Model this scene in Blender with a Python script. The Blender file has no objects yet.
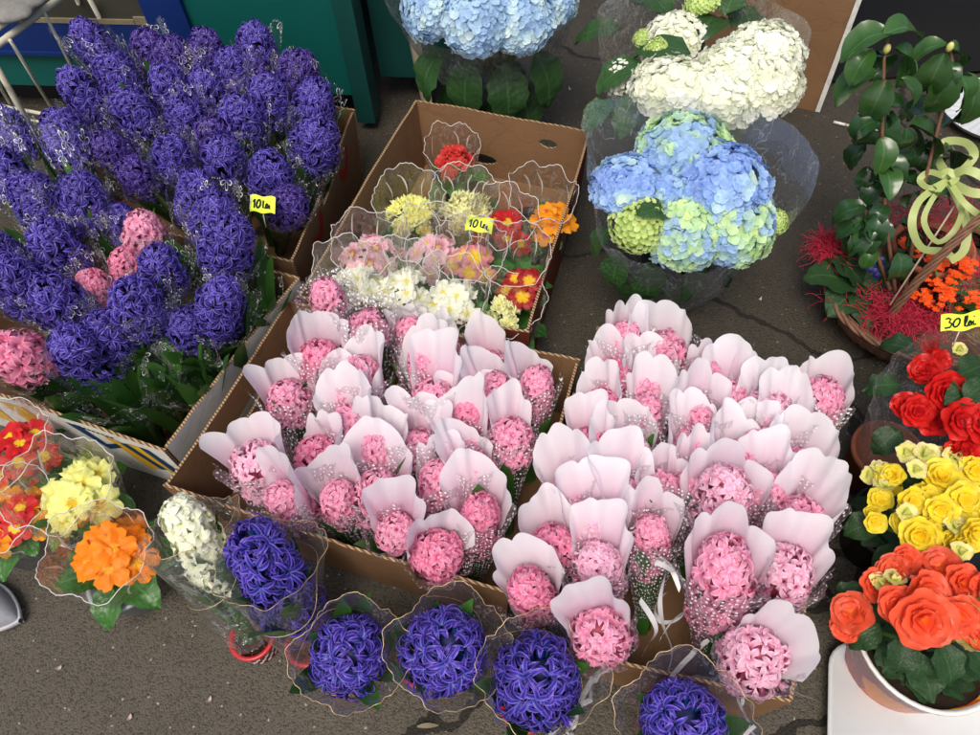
import bpy, bmesh, math, random
import numpy as np
from mathutils import Vector, Matrix, noise
from math import sin, cos, pi, radians, sqrt, atan2

S = bpy.context.scene
COL = S.collection
# ------------------------------------------------------------------ camera
CH, PITCH, ROLL, FPX = 1.35, 56.0, -4.0, 760.0
_th, _r = radians(PITCH), radians(ROLL)
FW = np.array([0, cos(_th), -sin(_th)]); RT0 = np.array([1.0, 0, 0]); UP0 = np.cross(RT0, FW)
RT = cos(_r)*RT0 + sin(_r)*UP0; UP = -sin(_r)*RT0 + cos(_r)*UP0
def at(px, py, z):
    d = FW*FPX + RT*(px-490) - UP*(py-367.5)
    t = (z-CH)/d[2]
    return Vector(d*t + np.array([0, 0, CH]))
cam = bpy.data.cameras.new('camera'); camo = bpy.data.objects.new('camera', cam); COL.objects.link(camo)
cam.sensor_width = 36; cam.lens = 36*FPX/980; cam.clip_start = 0.02; cam.clip_end = 200
camo.matrix_world = Matrix(((RT[0], UP[0], -FW[0], 0), (RT[1], UP[1], -FW[1], 0), (RT[2], UP[2], -FW[2], CH), (0, 0, 0, 1)))
S.camera = camo
# ------------------------------------------------------------------ sky, sun, exposure
SUN_EL, SUN_ROT = 62, 200
W = bpy.data.worlds.new('World'); S.world = W; W.use_nodes = True
nt = W.node_tree
bg = nt.nodes['Background']; sky = nt.nodes.new('ShaderNodeTexSky')
sky.sky_type = 'NISHITA'; sky.sun_disc = False; sky.sun_elevation = radians(SUN_EL); sky.sun_rotation = radians(SUN_ROT)
sky.dust_density = 6.0; sky.air_density = 1.0; sky.ozone_density = 0.6
nt.links.new(sky.outputs[0], bg.inputs[0]); bg.inputs[1].default_value = 0.125
sun = bpy.data.lights.new('sun', 'SUN'); sun.energy = 1.5; sun.angle = radians(25); sun.color = (1, .95, .87)
suno = bpy.data.objects.new('sun', sun); COL.objects.link(suno)
a = radians(SUN_ROT); e = radians(SUN_EL)
dirv = Vector((sin(a)*cos(e), cos(a)*cos(e), sin(e)))
suno.rotation_euler = dirv.to_track_quat('Z', 'Y').to_euler()
S.view_settings.view_transform = 'Standard'; S.view_settings.look = 'None'
S.view_settings.exposure = 0.28; S.view_settings.gamma = 1; S.view_settings.use_curve_mapping = False
S.render.engine = 'CYCLES'
S.cycles.transparent_max_bounces = 40; S.cycles.max_bounces = 8
random.seed(7)
R = random.random
def U(a, b): return random.uniform(a, b)
# ------------------------------------------------------------------ materials
class NT:
    def __init__(s, name):
        s.m = bpy.data.materials.new(name); s.m.use_nodes = True; s.t = s.m.node_tree
        s.t.nodes.clear(); s.out = s.t.nodes.new('ShaderNodeOutputMaterial')
    def n(s, typ, **kw):
        x = s.t.nodes.new(typ)
        for k, v in kw.items(): setattr(x, k, v)
        return x
    def l(s, a, b): s.t.links.new(a, b)
    def math(s, op, a, b=None, c=None):
        x = s.n('ShaderNodeMath', operation=op)
        for i, v in enumerate((a, b, c)):
            if v is None: continue
            if isinstance(v, (int, float)): x.inputs[i].default_value = v
            else: s.l(v, x.inputs[i])
        return x.outputs[0]
    def ramp(s, fac, stops, interp='LINEAR'):
        x = s.n('ShaderNodeValToRGB'); x.color_ramp.interpolation = interp
        el = x.color_ramp.elements
        while len(el) < len(stops): el.new(0.5)
        for q, (p, c) in zip(el, stops): q.position = p; q.color = (*c, 1)
        s.l(fac, x.inputs[0]); return x.outputs[0]
    def mix(s, fac, a, b, mode='MIX'):
        x = s.n('ShaderNodeMix', data_type='RGBA', blend_type=mode)
        for i, v in ((0, fac), (6, a), (7, b)):
            if isinstance(v, (int, float)): x.inputs[i].default_value = v
            elif isinstance(v, tuple): x.inputs[i].default_value = (*v, 1)
            else: s.l(v, x.inputs[i])
        return x.outputs[2]
    def noise(s, scale, detail=3, rough=.55, vec=None, dim='3D'):
        x = s.n('ShaderNodeTexNoise'); x.inputs['Scale'].default_value = scale
        x.inputs['Detail'].default_value = detail; x.inputs['Roughness'].default_value = rough
        if vec is not None: s.l(vec, x.inputs['Vector'])
        return x.outputs[0]
    def pos(s, kind='Object'):
        return s.n('ShaderNodeTexCoord').outputs[kind]
    def bump(s, h, strength=.3, dist=.002):
        x = s.n('ShaderNodeBump'); x.inputs['Strength'].default_value = strength; x.inputs['Distance'].default_value = dist
        s.l(h, x.inputs['Height']); return x.outputs[0]
    def princ(s, col, rough=.5, spec=.4, normal=None, transl=0, tcol=None, metal=0, coat=0):
        p = s.n('ShaderNodeBsdfPrincipled')
        if isinstance(col, tuple): p.inputs['Base Color'].default_value = (*col, 1)
        else: s.l(col, p.inputs['Base Color'])
        if isinstance(rough, (int, float)): p.inputs['Roughness'].default_value = rough
        else: s.l(rough, p.inputs['Roughness'])
        p.inputs['Specular IOR Level'].default_value = spec; p.inputs['Metallic'].default_value = metal
        p.inputs['Coat Weight'].default_value = coat
        if normal is not None: s.l(normal, p.inputs['Normal'])
        sh = p.outputs[0]
        if transl:
            t = s.n('ShaderNodeBsdfTranslucent')
            c = tcol if tcol is not None else col
            if isinstance(c, tuple): t.inputs[0].default_value = (*c, 1)
            else: s.l(c, t.inputs[0])
            mx = s.n('ShaderNodeMixShader'); mx.inputs[0].default_value = transl
            s.l(sh, mx.inputs[1]); s.l(t.outputs[0], mx.inputs[2]); sh = mx.outputs[0]
        return sh
    def done(s, sh): s.l(sh, s.out.inputs[0]); return s.m
    def attr(s):
        a = s.n('ShaderNodeAttribute'); a.attribute_name = 'col'
        x = s.n('ShaderNodeSeparateColor'); s.l(a.outputs[0], x.inputs[0]); return x.outputs  # t, across, rand

def simple(name, col, rough=.5, spec=.4, var=.15, vs=40, bump=.15, metal=0, transl=0, coat=0, bd=.001):
    k = NT(name); n = k.noise(vs, 4, .6, k.pos())
    c = k.mix(k.math('MULTIPLY', n, 1.0), tuple(x*(1-var) for x in col), tuple(min(1, x*(1+var)) for x in col))
    nb = k.bump(k.noise(vs*4, 3, .6, k.pos()), bump, bd) if bump else None
    return k.done(k.princ(c, rough, spec, nb, transl, None, metal, coat))
def petal(name, stops, edge=None, edge_amt=.6, rnd=.25, rough=.45, transl=.3, hue=None, spec=.35, randstops=None, rmix=1.0):
    k = NT(name); t, s_, r = k.attr()[:3]
    c = k.ramp(t, stops)
    if randstops:
        c2 = k.ramp(r, randstops); c = k.mix(rmix, c, c2)
    if edge is not None:
        f = k.math('MULTIPLY', k.math('POWER', s_, 2.2), edge_amt); c = k.mix(f, c, edge)
    d = k.math('ADD', k.math('MULTIPLY', r, 2*rnd), 1-rnd)
    x = k.n('ShaderNodeCombineXYZ'); [k.l(d, x.inputs[i]) for i in range(3)]
    c = k.mix(1.0, c, x.outputs[0], 'MULTIPLY')
    return k.done(k.princ(c, rough, spec, None, transl))
def leafmat(name, dark, light, rough=.4, spec=.5, vein=True, transl=.2, crinkle=.5, cs=130):
    k = NT(name); t, s_, r = k.attr()[:3]
    n = k.noise(35, 4, .6, k.pos())
    c = k.mix(n, dark, light)
    if vein:
        f = k.math('LESS_THAN', s_, .055); c = k.mix(k.math('MULTIPLY', f, .4), c, tuple(min(1, x*1.7+.01) for x in light))
    d = k.math('ADD', k.math('MULTIPLY', r, .5), .75)
    x = k.n('ShaderNodeCombineXYZ'); [k.l(d, x.inputs[i]) for i in range(3)]
    c = k.mix(1.0, c, x.outputs[0], 'MULTIPLY')
    v = k.n('ShaderNodeTexVoronoi'); v.inputs['Scale'].default_value = cs; k.l(k.pos(), v.inputs['Vector'])
    return k.done(k.princ(c, rough, spec, k.bump(v.outputs[0], crinkle, .002), transl))
def film(name, haze=.05, crease=3.2, gloss=.09, edge=.45, prints=None, tint=(1, 1, 1), wr=70, wrs=.8, body=(.8, .83, .85)):
    k = NT(name)
    uv = k.n('ShaderNodeTexCoord').outputs['UV']
    w1 = k.noise(wr, 3, .65, k.pos())
    v = k.n('ShaderNodeTexVoronoi', feature='DISTANCE_TO_EDGE'); v.inputs['Scale'].default_value = wr*.45
    ds = k.n('ShaderNodeVectorMath', operation='ADD'); k.l(k.pos(), ds.inputs[0])
    nz = k.n('ShaderNodeTexNoise'); nz.inputs['Scale'].default_value = 14; k.l(k.pos(), nz.inputs['Vector'])
    sc = k.n('ShaderNodeVectorMath', operation='SCALE'); sc.inputs['Scale'].default_value = .05; k.l(nz.outputs['Color'], sc.inputs[0])
    k.l(sc.outputs[0], ds.inputs[1]); k.l(ds.outputs[0], v.inputs['Vector'])
    h = k.math('ADD', k.math('MULTIPLY', w1, 1.0), k.math('MULTIPLY', v.outputs[0], 1.2))
    nb = k.bump(h, wrs, .006)
    tr = k.n('ShaderNodeBsdfTransparent'); tr.inputs[0].default_value = (*tint, 1)
    gl = k.n('ShaderNodeBsdfGlossy'); gl.inputs['Roughness'].default_value = .13; gl.inputs[0].default_value = (1, 1, 1, 1); k.l(nb, gl.inputs['Normal'])
    lw = k.n('ShaderNodeLayerWeight'); lw.inputs[0].default_value = .35; k.l(nb, lw.inputs['Normal'])
    f = k.math('ADD', k.math('MULTIPLY', k.math('POWER', lw.outputs['Facing'], 2.5), edge), gloss)
    m1 = k.n('ShaderNodeMixShader'); k.l(f, m1.inputs[0]); k.l(tr.outputs[0], m1.inputs[1]); k.l(gl.outputs[0], m1.inputs[2])
    df = k.n('ShaderNodeBsdfDiffuse'); df.inputs[0].default_value = (*body, 1)
    tl = k.n('ShaderNodeBsdfTranslucent'); tl.inputs[0].default_value = (*body, 1)
    dd = k.n('ShaderNodeMixShader'); dd.inputs[0].default_value = .5; k.l(df.outputs[0], dd.inputs[1]); k.l(tl.outputs[0], dd.inputs[2])
    mpg = k.n('ShaderNodeMapping'); mpg.inputs['Scale'].default_value = (1, 1, .35); mpg.inputs['Rotation'].default_value = (.3, .5, 0); k.l(ds.outputs[0], mpg.inputs[0])
    rn = k.math('ABSOLUTE', k.math('SUBTRACT', k.noise(26, 3, .6, mpg.outputs[0]), .5))
    mr = k.n('ShaderNodeMapRange'); mr.inputs['From Min'].default_value = 0; mr.inputs['From Max'].default_value = .022; mr.inputs['To Min'].default_value = crease; mr.inputs['To Max'].default_value = .6; k.l(rn, mr.inputs[0])
    hz_ = k.math('MINIMUM', k.math('MULTIPLY', k.math('MULTIPLY', mr.outputs[0], haze), k.math('ADD', k.math('MULTIPLY', k.noise(9, 3, .6, k.pos()), 1.6), .2)), .7)
    m2 = k.n('ShaderNodeMixShader'); k.l(hz_, m2.inputs[0]); k.l(m1.outputs[0], m2.inputs[1]); k.l(dd.outputs[0], m2.inputs[2])
    sh = m2.outputs[0]
    if prints:
        if 'flower' in prints:
            A, wd, scale = .0165, .0009, 23.0
            vo = k.n('ShaderNodeTexVoronoi', voronoi_dimensions='2D'); vo.inputs['Scale'].default_value = scale; vo.inputs['Randomness'].default_value = .55
            k.l(uv, vo.inputs['Vector'])
            sb = k.n('ShaderNodeVectorMath', operation='SUBTRACT'); k.l(uv, sb.inputs[0]); k.l(vo.outputs['Position'], sb.inputs[1])
            # Position output is in input space
            sx = k.n('ShaderNodeSeparateXYZ'); k.l(sb.outputs[0], sx.inputs[0])
            r = k.math('SQRT', k.math('ADD', k.math('MULTIPLY', sx.outputs[0], sx.outputs[0]), k.math('MULTIPLY', sx.outputs[1], sx.outputs[1])))
            ph = k.math('ARCTAN2', sx.outputs[1], sx.outputs[0])
            cc = k.n('ShaderNodeSeparateColor'); k.l(vo.outputs['Color'], cc.inputs[0])
            ph = k.math('ADD', ph, k.math('MULTIPLY', cc.outputs[0], 6))
            sz = k.math('ADD', k.math('MULTIPLY', cc.outputs[1], .008), A-.008)
            rr = k.math('MULTIPLY', k.math('ABSOLUTE', k.math('COSINE', k.math('MULTIPLY', ph, 2.5))), sz)
            ln = k.math('LESS_THAN', k.math('ABSOLUTE', k.math('SUBTRACT', r, rr)), wd)
            yy = k.n('ShaderNodeSeparateXYZ'); k.l(uv, yy.inputs[0])
            top = k.math('GREATER_THAN', k.math('ADD', yy.outputs[1], k.math('MULTIPLY', cc.outputs[2], .09)), .16)
            ms = k.math('MULTIPLY', ln, top)
            v2 = k.n('ShaderNodeTexVoronoi', voronoi_dimensions='2D'); v2.inputs['Scale'].default_value = 150; k.l(uv, v2.inputs['Vector'])
            d2 = k.math('MULTIPLY', k.math('LESS_THAN', v2.outputs[0], .17), k.math('GREATER_THAN', k.noise(22, 1, .5, uv), .53))
            ms = k.math('MAXIMUM', k.math('MULTIPLY', ms, 1.0), k.math('MULTIPLY', d2, .35))
        else:
            v2 = k.n('ShaderNodeTexVoronoi', voronoi_dimensions='2D'); v2.inputs['Scale'].default_value = 105; v2.inputs['Randomness'].default_value = .6; k.l(uv, v2.inputs['Vector'])
            ms = k.math('MULTIPLY', k.math('LESS_THAN', v2.outputs[0], .2), .9)
        wd_ = k.n('ShaderNodeBsdfDiffuse'); wd_.inputs[0].default_value = (.9, .91, .93, 1)
        m3 = k.n('ShaderNodeMixShader'); k.l(k.math('MULTIPLY', ms, .85), m3.inputs[0]); k.l(sh, m3.inputs[1]); k.l(wd_.outputs[0], m3.inputs[2]); sh = m3.outputs[0]
    return k.done(sh)

MT = {}
# hyacinth petals
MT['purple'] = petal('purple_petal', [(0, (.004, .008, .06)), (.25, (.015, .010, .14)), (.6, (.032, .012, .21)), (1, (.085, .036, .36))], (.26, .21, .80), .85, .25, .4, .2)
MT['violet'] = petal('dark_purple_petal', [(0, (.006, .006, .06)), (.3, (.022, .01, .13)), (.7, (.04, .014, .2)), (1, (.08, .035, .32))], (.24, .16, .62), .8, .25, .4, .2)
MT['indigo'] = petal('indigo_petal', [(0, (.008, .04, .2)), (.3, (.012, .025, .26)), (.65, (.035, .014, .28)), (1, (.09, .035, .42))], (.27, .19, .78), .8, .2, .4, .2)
MT['pink'] = petal('pink_petal', [(0, (.68, .12, .27)), (.3, (.80, .24, .42)), (1, (.86, .44, .62))], (.96, .72, .8), .5, .12, .45, .3)
MT['hotpink'] = petal('bright_pink_petal', [(0, (.6, .07, .2)), (.3, (.78, .16, .33)), (1, (.85, .34, .53))], (.95, .6, .7), .5, .12, .45, .3)
MT['palepink'] = petal('pale_pink_petal', [(0, (.72, .2, .36)), (.3, (.84, .39, .56)), (1, (.88, .57, .72))], (.97, .82, .88), .5, .12, .45, .3)
MT['whitep'] = petal('white_petal', [(0, (.62, .7, .25)), (.25, (.84, .87, .6)), (1, (.9, .92, .8))], (.95, .95, .9), .4, .06, .45, .25)
MT['stem'] = simple('green_stem', (.10, .2, .04), .45, .4, .2)
MT['strap'] = leafmat('hyacinth_leaf', (.025, .085, .015), (.06, .18, .03), .35, .5, False, .2, .1, 60)
MT['core'] = simple('floret_core', (.03, .04, .12), .6)
MT['corepink'] = simple('pink_core', (.5, .12, .18), .6)
MT['corewhite'] = simple('white_core', (.5, .55, .3), .6)
MT['prleaf'] = leafmat('primrose_leaf', (.02, .09, .015), (.06, .19, .03), .4, .5, True, .15, .9, 120)
MT['hyleaf'] = leafmat('hydrangea_leaf', (.02, .06, .02), (.045, .12, .03), .45, .4, True, .15, .8, 90)
MT['camleaf'] = leafmat('glossy_leaf', (.010, .036, .012), (.026, .075, .022), .22, .6, True, .1, .15, 60)
MT['camlight'] = leafmat('young_glossy_leaf', (.02, .065, .016), (.045, .115, .025), .25, .6, True, .15, .15, 60)
MT['darkleaf'] = leafmat('quilted_dark_leaf', (.012, .042, .014), (.03, .08, .022), .5, .35, True, .15, .35, 160)
def pr(name, eye, mid, outer, ruff=.12, eyew=.18, edge=None, em=.5):
    return petal(name, [(0, eye), (eyew, eye), (eyew+.1, mid), (.8, outer), (1, outer)], edge, em, ruff, .5, .3)
MT['yellow'] = pr('lemon_petal', (.75, .5, .02), (.86, .84, .18), (.88, .9, .32))
MT['paleyellow'] = pr('pale_lemon_petal', (.8, .72, .1), (.86, .86, .38), (.88, .88, .48))
MT['orange'] = pr('orange_petal', (.85, .4, .02), (.9, .22, .005), (.95, .27, .008))
MT['orange2'] = pr('amber_petal', (.6, .12, .01), (.9, .3, .01), (.92, .36, .015))
MT['red'] = pr('red_petal', (.85, .55, .02), (.5, .01, .01), (.6, .014, .02), .15, .28)
MT['redrose'] = pr('crimson_petal', (.5, .02, .02), (.6, .02, .02), (.68, .05, .04), .15, .2)
MT['pinkpr'] = pr('pink_primrose_petal', (.8, .6, .05), (.5, .03, .1), (.85, .5, .58), .1, .14)
MT['pinkpale'] = pr('soft_pink_primrose_petal', (.8, .6, .1), (.85, .45, .5), (.85, .55, .62), .1, .16)
MT['goldpink'] = pr('gold_pink_petal', (.85, .6, .03), (.88, .55, .04), (.7, .25, .3), .12, .35)
MT['redgold'] = petal('maroon_gold_petal', [(0, (.85, .6, .02)), (.4, (.85, .45, .02)), (.58, (.4, .02, .02)), (1, (.33, .006, .012))], None, 0, .12, .5, .3)
MT['whitepr'] = pr('greenish_white_petal', (.8, .7, .15), (.82, .84, .6), (.86, .88, .75), .06, .16)
MT['beg_red'] = petal('red_begonia_petal', [(0, (.32, .003, .006)), (.5, (.55, .008, .01)), (1, (.68, .025, .02))], None, 0, .15, .4, .25)
MT['beg_yel'] = petal('yellow_begonia_petal', [(0, (.82, .5, .005)), (.5, (.88, .66, .01)), (1, (.9, .78, .05))], (.9, .85, .25), .4, .08, .45, .3)
MT['beg_org'] = petal('coral_begonia_petal', [(0, (.85, .22, .02)), (.4, (.82, .09, .025)), (1, (.86, .13, .06))], (.9, .3, .2), .35, .12, .45, .3)
MT['bud'] = petal('pale_bud_petal', [(0, (.35, .5, .1)), (.5, (.75, .75, .2)), (1, (.85, .75, .4))], None, 0, .15, .45, .3)
MT['kal'] = petal('scarlet_petal', [(0, (.85, .4, .03)), (.3, (.85, .09, .01)), (1, (.88, .1, .015))], None, 0, .15, .45, .2)
MT['bluebud'] = petal('navy_petal', [(0, (.02, .02, .1)), (1, (.03, .03, .2))], None, 0, .2)
blu = [(0, (.2, .36, .82)), (.45, (.26, .45, .86)), (.75, (.36, .58, .86)), (1, (.58, .78, .6))]
MT['hblue'] = petal('blue_hydrangea_petal', blu, (.8, .86, .85), .35, .1, .5, .3, randstops=blu, rmix=1)
bg_ = [(0, (.25, .45, .85)), (.4, (.36, .58, .82)), (.6, (.5, .75, .42)), (1, (.7, .84, .32))]
MT['hmix'] = petal('blue_green_hydrangea_petal', blu, (.8, .86, .85), .35, .08, .5, .3, randstops=bg_, rmix=1)
gr_ = [(0, (.42, .62, .1)), (1, (.68, .8, .28))]
MT['hgreen'] = petal('green_hydrangea_petal', blu, (.8, .86, .85), .35, .08, .5, .3, randstops=gr_, rmix=1)
wh_ = [(0, (.84, .88, .62)), (.5, (.9, .92, .78)), (1, (.93, .94, .88))]
MT['hwhite'] = petal('cream_hydrangea_petal', blu, (.8, .86, .85), .35, .04, .5, .3, randstops=wh_, rmix=1)
ice = [(0, (.3, .5, .82)), (.5, (.42, .64, .85)), (1, (.66, .82, .8))]
MT['hice'] = petal('ice_blue_hydrangea_petal', blu, (.8, .86, .85), .35, .06, .5, .3, randstops=ice, rmix=1)
# films
MT['clear'] = film('clear_cellophane', .075, 4.2, .15, .55, wrs=1.0, body=(.6, .62, .6))
MT['greyfilm'] = film('grey_mesh_cellophane', .32, 2.0, .16, .6, body=(.46, .50, .52), wr=34, wrs=1.0)
MT['lace'] = film('flower_printed_cellophane', .012, 4.0, .045, .3, prints='flower')
MT['dots'] = film('dotted_cellophane', .05, 3.5, .15, .55, prints='dots', wr=110, wrs=1.0)
MT['hazy'] = film('hazy_cellophane', .13, 3.0, .15, .55, wrs=1.0, body=(.6, .62, .62))
# paper
def papermat(name, top, bot, back):
    k = NT(name); t, s_, r = k.attr()[:3]
    n = k.noise(12, 2, .5, k.pos())
    c = k.ramp(k.math('ADD', t, k.math('MULTIPLY', k.math('SUBTRACT', n, .5), .25)), [(0, bot), (.6, bot), (.97, top), (1, top)])
    sh = k.princ(c, .5, .3, k.bump(k.noise(45, 3, .5, k.pos()), .3, .004), .4); tr = k.n('ShaderNodeBsdfTransparent'); mx = k.n('ShaderNodeMixShader'); mx.inputs[0].default_value = .07
    k.l(sh, mx.inputs[1]); k.l(tr.outputs[0], mx.inputs[2]); return k.done(mx.outputs[0])
MT['paper'] = papermat('pink_white_paper', (.90, .88, .92), (.84, .43, .62), None)
MT['paperw'] = papermat('white_paper', (.90, .90, .93), (.86, .62, .75), None)
MT['whiteline'] = simple('white_print', (.62, .62, .58), .5, .3, .05, bump=0)
MT['gold'] = simple('gold_twine', (.5, .36, .2), .35, .6, .3, metal=.5)
MT['ribbon'] = simple('silver_ribbon', (.68, .69, .7), .25, .6, .1, bump=0, transl=.3)
MT['limeribbon'] = simple('lime_ribbon', (.5, .6, .22), .4, .5, .1, bump=.1, transl=.3)
MT['terracotta'] = simple('terracotta', (.32, .11, .06), .65, .3, .2)
MT['blackplastic'] = simple('black_plastic', (.012, .012, .013), .4, .4, .2)
MT['blackshape'] = simple('matte_black', (.006, .006, .006), .75, .15, .2)
MT['redpot'] = simple('red_pot', (.45, .02, .03), .35, .5, .15)
MT['greypot'] = simple('pale_grey_pot', (.42, .45, .47), .45, .4, .1)
MT['soil'] = simple('potting_soil', (.025, .017, .012), .95, .1, .5, 120, .8, bd=.004)
MT['sisal'] = simple('red_sisal', (.5, .025, .06), .6, .3, .35, 90)
MT['wicker'] = simple('brown_wicker', (.17, .085, .05), .6, .3, .45, 90, .5)
MT['whiteplastic'] = simple('white_plastic', (.52, .55, .56), .35, .45, .04)
MT['wood'] = simple('pale_wood', (.42, .38, .28), .7, .2, .2, 25, .4)
MT['fallen'] = simple('withered_petal', (.42, .34, .3), .6, .3, .3, 60)
MT['tan'] = simple('tan_trim', (.2, .17, .11), .6, .3, .3)
MT['wire'] = simple('cream_painted_wire', (.6, .58, .46), .4, .5, .18, 30)
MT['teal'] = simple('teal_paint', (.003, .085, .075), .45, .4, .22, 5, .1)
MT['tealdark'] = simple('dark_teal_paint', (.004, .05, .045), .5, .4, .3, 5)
MT['blue'] = simple('blue_paint', (.004, .022, .13), .42, .4, .25, 5, .1)
MT['glass'] = simple('dark_window_glass', (.045, .045, .035), .25, .5, .3, 5, .05)
MT['tag'] = simple('fluorescent_yellow_tag', (.72, .9, .06), .55, .3, .03, bump=.05)
MT['ink'] = simple('black_ink', (.008, .008, .008), .6, .2, 0, bump=0)
MT['navy'] = simple('navy_print', (.01, .04, .12), .6, .2, .1, bump=0)
MT['yprint'] = simple('yellow_print', (.65, .4, .02), .6, .2, .1, bump=0)
MT['rprint'] = simple('red_print', (.35, .02, .015), .6, .2, .15, bump=0)
def cardmat(name, col, fib=1):
    k = NT(name); p = k.pos()
    n = k.noise(9, 5, .65, p); n2 = k.noise(140, 3, .7, p)
    mp = k.n('ShaderNodeMapping'); mp.inputs['Scale'].default_value = (1, 1, 25); k.l(p, mp.inputs[0])
    n3 = k.noise(14, 3, .6, mp.outputs[0])
    c = k.mix(n, tuple(x*.62 for x in col), tuple(min(1, x*1.28) for x in col))
    c = k.mix(k.math('MULTIPLY', n2, .35), c, tuple(x*.55 for x in col))
    c = k.mix(k.math('MULTIPLY', n3, .3), c, tuple(min(1, x*1.3) for x in col))
    # creases and scuffs
    v = k.n('ShaderNodeTexVoronoi', feature='DISTANCE_TO_EDGE'); v.inputs['Scale'].default_value = 5
    dn = k.n('ShaderNodeTexNoise'); dn.inputs['Scale'].default_value = 4; k.l(p, dn.inputs['Vector']); k.l(dn.outputs['Color'], v.inputs['Vector'])
    cr = k.math('LESS_THAN', v.outputs[0], .012)
    c = k.mix(k.math('MULTIPLY', cr, .25), c, tuple(x*.45 for x in col))
    return k.done(k.princ(c, .8, .15, k.bump(k.math('ADD', n3, k.math('MULTIPLY', v.outputs[0], 2.0)), .35, .002)))
MT['card'] = cardmat('brown_cardboard', (.21, .118, .06))
MT['cardred'] = cardmat('red_printed_cardboard', (.13, .03, .018))
MT['cardwhite'] = cardmat('white_printed_cardboard', (.66, .67, .63))
MT['cardblue'] = cardmat('pale_blue_printed_cardboard', (.4, .5, .55))
def edgemat():
    k = NT('corrugated_edge'); p = k.pos()
    w = k.n('ShaderNodeTexWave', wave_type='BANDS', bands_direction='DIAGONAL'); w.inputs['Scale'].default_value = 75; k.l(p, w.inputs['Vector'])
    c = k.mix(w.outputs['Fac'], (.12, .07, .035), (.5, .34, .2)); return k.done(k.princ(c, .85, .1, k.bump(w.outputs['Fac'], .8, .002)))
MT['edge'] = edgemat()
def asphalt():
    k = NT('asphalt'); p = k.pos()
    big = k.noise(1.1, 4, .6, p); mid = k.noise(7, 5, .65, p); fine = k.noise(160, 3, .7, p)
    v = k.n('ShaderNodeTexVoronoi'); v.inputs['Scale'].default_value = 300; k.l(p, v.inputs['Vector'])
    grit = k.n('ShaderNodeSeparateColor'); k.l(v.outputs['Color'], grit.inputs[0])
    dry = k.mix(mid, (.056, .050, .039), (.112, .10, .079))
    dry = k.mix(k.math('MULTIPLY', grit.outputs[0], .5), dry, (.115, .10, .078))
    dry = k.mix(k.math('MULTIPLY', k.math('LESS_THAN', grit.outputs[1], .22), .55), dry, (.03, .027, .022))
    dry = k.mix(k.math('GREATER_THAN', grit.outputs[2], .997), dry, (.3, .28, .24))
    # damp patch plus painted shade: ground colour darkens irregularly further back
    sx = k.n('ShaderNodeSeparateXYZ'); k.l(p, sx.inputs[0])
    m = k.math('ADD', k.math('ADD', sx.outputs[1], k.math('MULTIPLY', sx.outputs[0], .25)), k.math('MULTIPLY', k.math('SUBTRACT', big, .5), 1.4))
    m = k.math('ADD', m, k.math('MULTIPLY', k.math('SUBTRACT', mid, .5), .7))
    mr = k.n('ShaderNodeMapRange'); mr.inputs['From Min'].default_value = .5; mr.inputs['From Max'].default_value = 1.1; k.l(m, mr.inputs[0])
    wet_shade = k.mix(1.0, dry, (.58, .56, .52), 'MULTIPLY')
    c = k.mix(mr.outputs[0], dry, wet_shade)
    vc = k.n('ShaderNodeTexVoronoi', feature='DISTANCE_TO_EDGE'); vc.inputs['Scale'].default_value = 1.3
    dn = k.n('ShaderNodeTexNoise'); dn.inputs['Scale'].default_value = 3.5; dn.inputs['Detail'].default_value = 5; k.l(p, dn.inputs['Vector'])
    av = k.n('ShaderNodeVectorMath', operation='ADD'); k.l(p, av.inputs[0])
    scl = k.n('ShaderNodeVectorMath', operation='SCALE'); scl.inputs['Scale'].default_value = .35; k.l(dn.outputs['Color'], scl.inputs[0]); k.l(scl.outputs[0], av.inputs[1]); k.l(av.outputs[0], vc.inputs['Vector'])
    crack = k.math('LESS_THAN', vc.outputs[0], .009)
    c = k.mix(k.math('MULTIPLY', crack, .8), c, (.008, .007, .006))
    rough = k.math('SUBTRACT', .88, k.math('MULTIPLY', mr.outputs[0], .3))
    h = k.math('ADD', k.math('MULTIPLY', v.outputs[0], -1.0), k.math('ADD', fine, k.math('MULTIPLY', crack, -3)))
    return k.done(k.princ(c, rough, .3, k.bump(h, .7, .003)))
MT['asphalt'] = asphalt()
MT['shoe'] = simple('grey_shoe_mesh', (.3, .31, .34), .6, .3, .25, 160, .6)
MT['sole'] = simple('white_sole', (.45, .45, .47), .6, .3, .1)
def planterpat():
    k = NT('floral_planter'); p = k.pos()
    v = k.n('ShaderNodeTexVoronoi'); v.inputs['Scale'].default_value = 17
    dn = k.n('ShaderNodeTexNoise'); dn.inputs['Scale'].default_value = 12; k.l(p, dn.inputs['Vector'])
    av = k.n('ShaderNodeVectorMath', operation='ADD'); k.l(p, av.inputs[0])
    scl = k.n('ShaderNodeVectorMath', operation='SCALE'); scl.inputs['Scale'].default_value = .07; k.l(dn.outputs['Color'], scl.inputs[0]); k.l(scl.outputs[0], av.inputs[1]); k.l(av.outputs[0], v.inputs['Vector'])
    sc = k.n('ShaderNodeSeparateColor'); k.l(v.outputs['Color'], sc.inputs[0])
    c = k.ramp(sc.outputs[0], [(0, (.75, .12, .01)), (.3, (.3, .02, .06)), (.5, (.85, .25, .02)), (.68, (.6, .03, .02)), (.82, (.85, .45, .05))], 'CONSTANT')
    sx = k.n('ShaderNodeSeparateXYZ'); k.l(p, sx.inputs[0])
    f = k.math('GREATER_THAN', k.math('ADD', sx.outputs[2], k.math('MULTIPLY', k.noise(16, 2, .5, p), .03)), .141)
    c = k.mix(f, c, (.75, .74, .7)); return k.done(k.princ(c, .25, .5))
MT['planter'] = planterpat()

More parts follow.
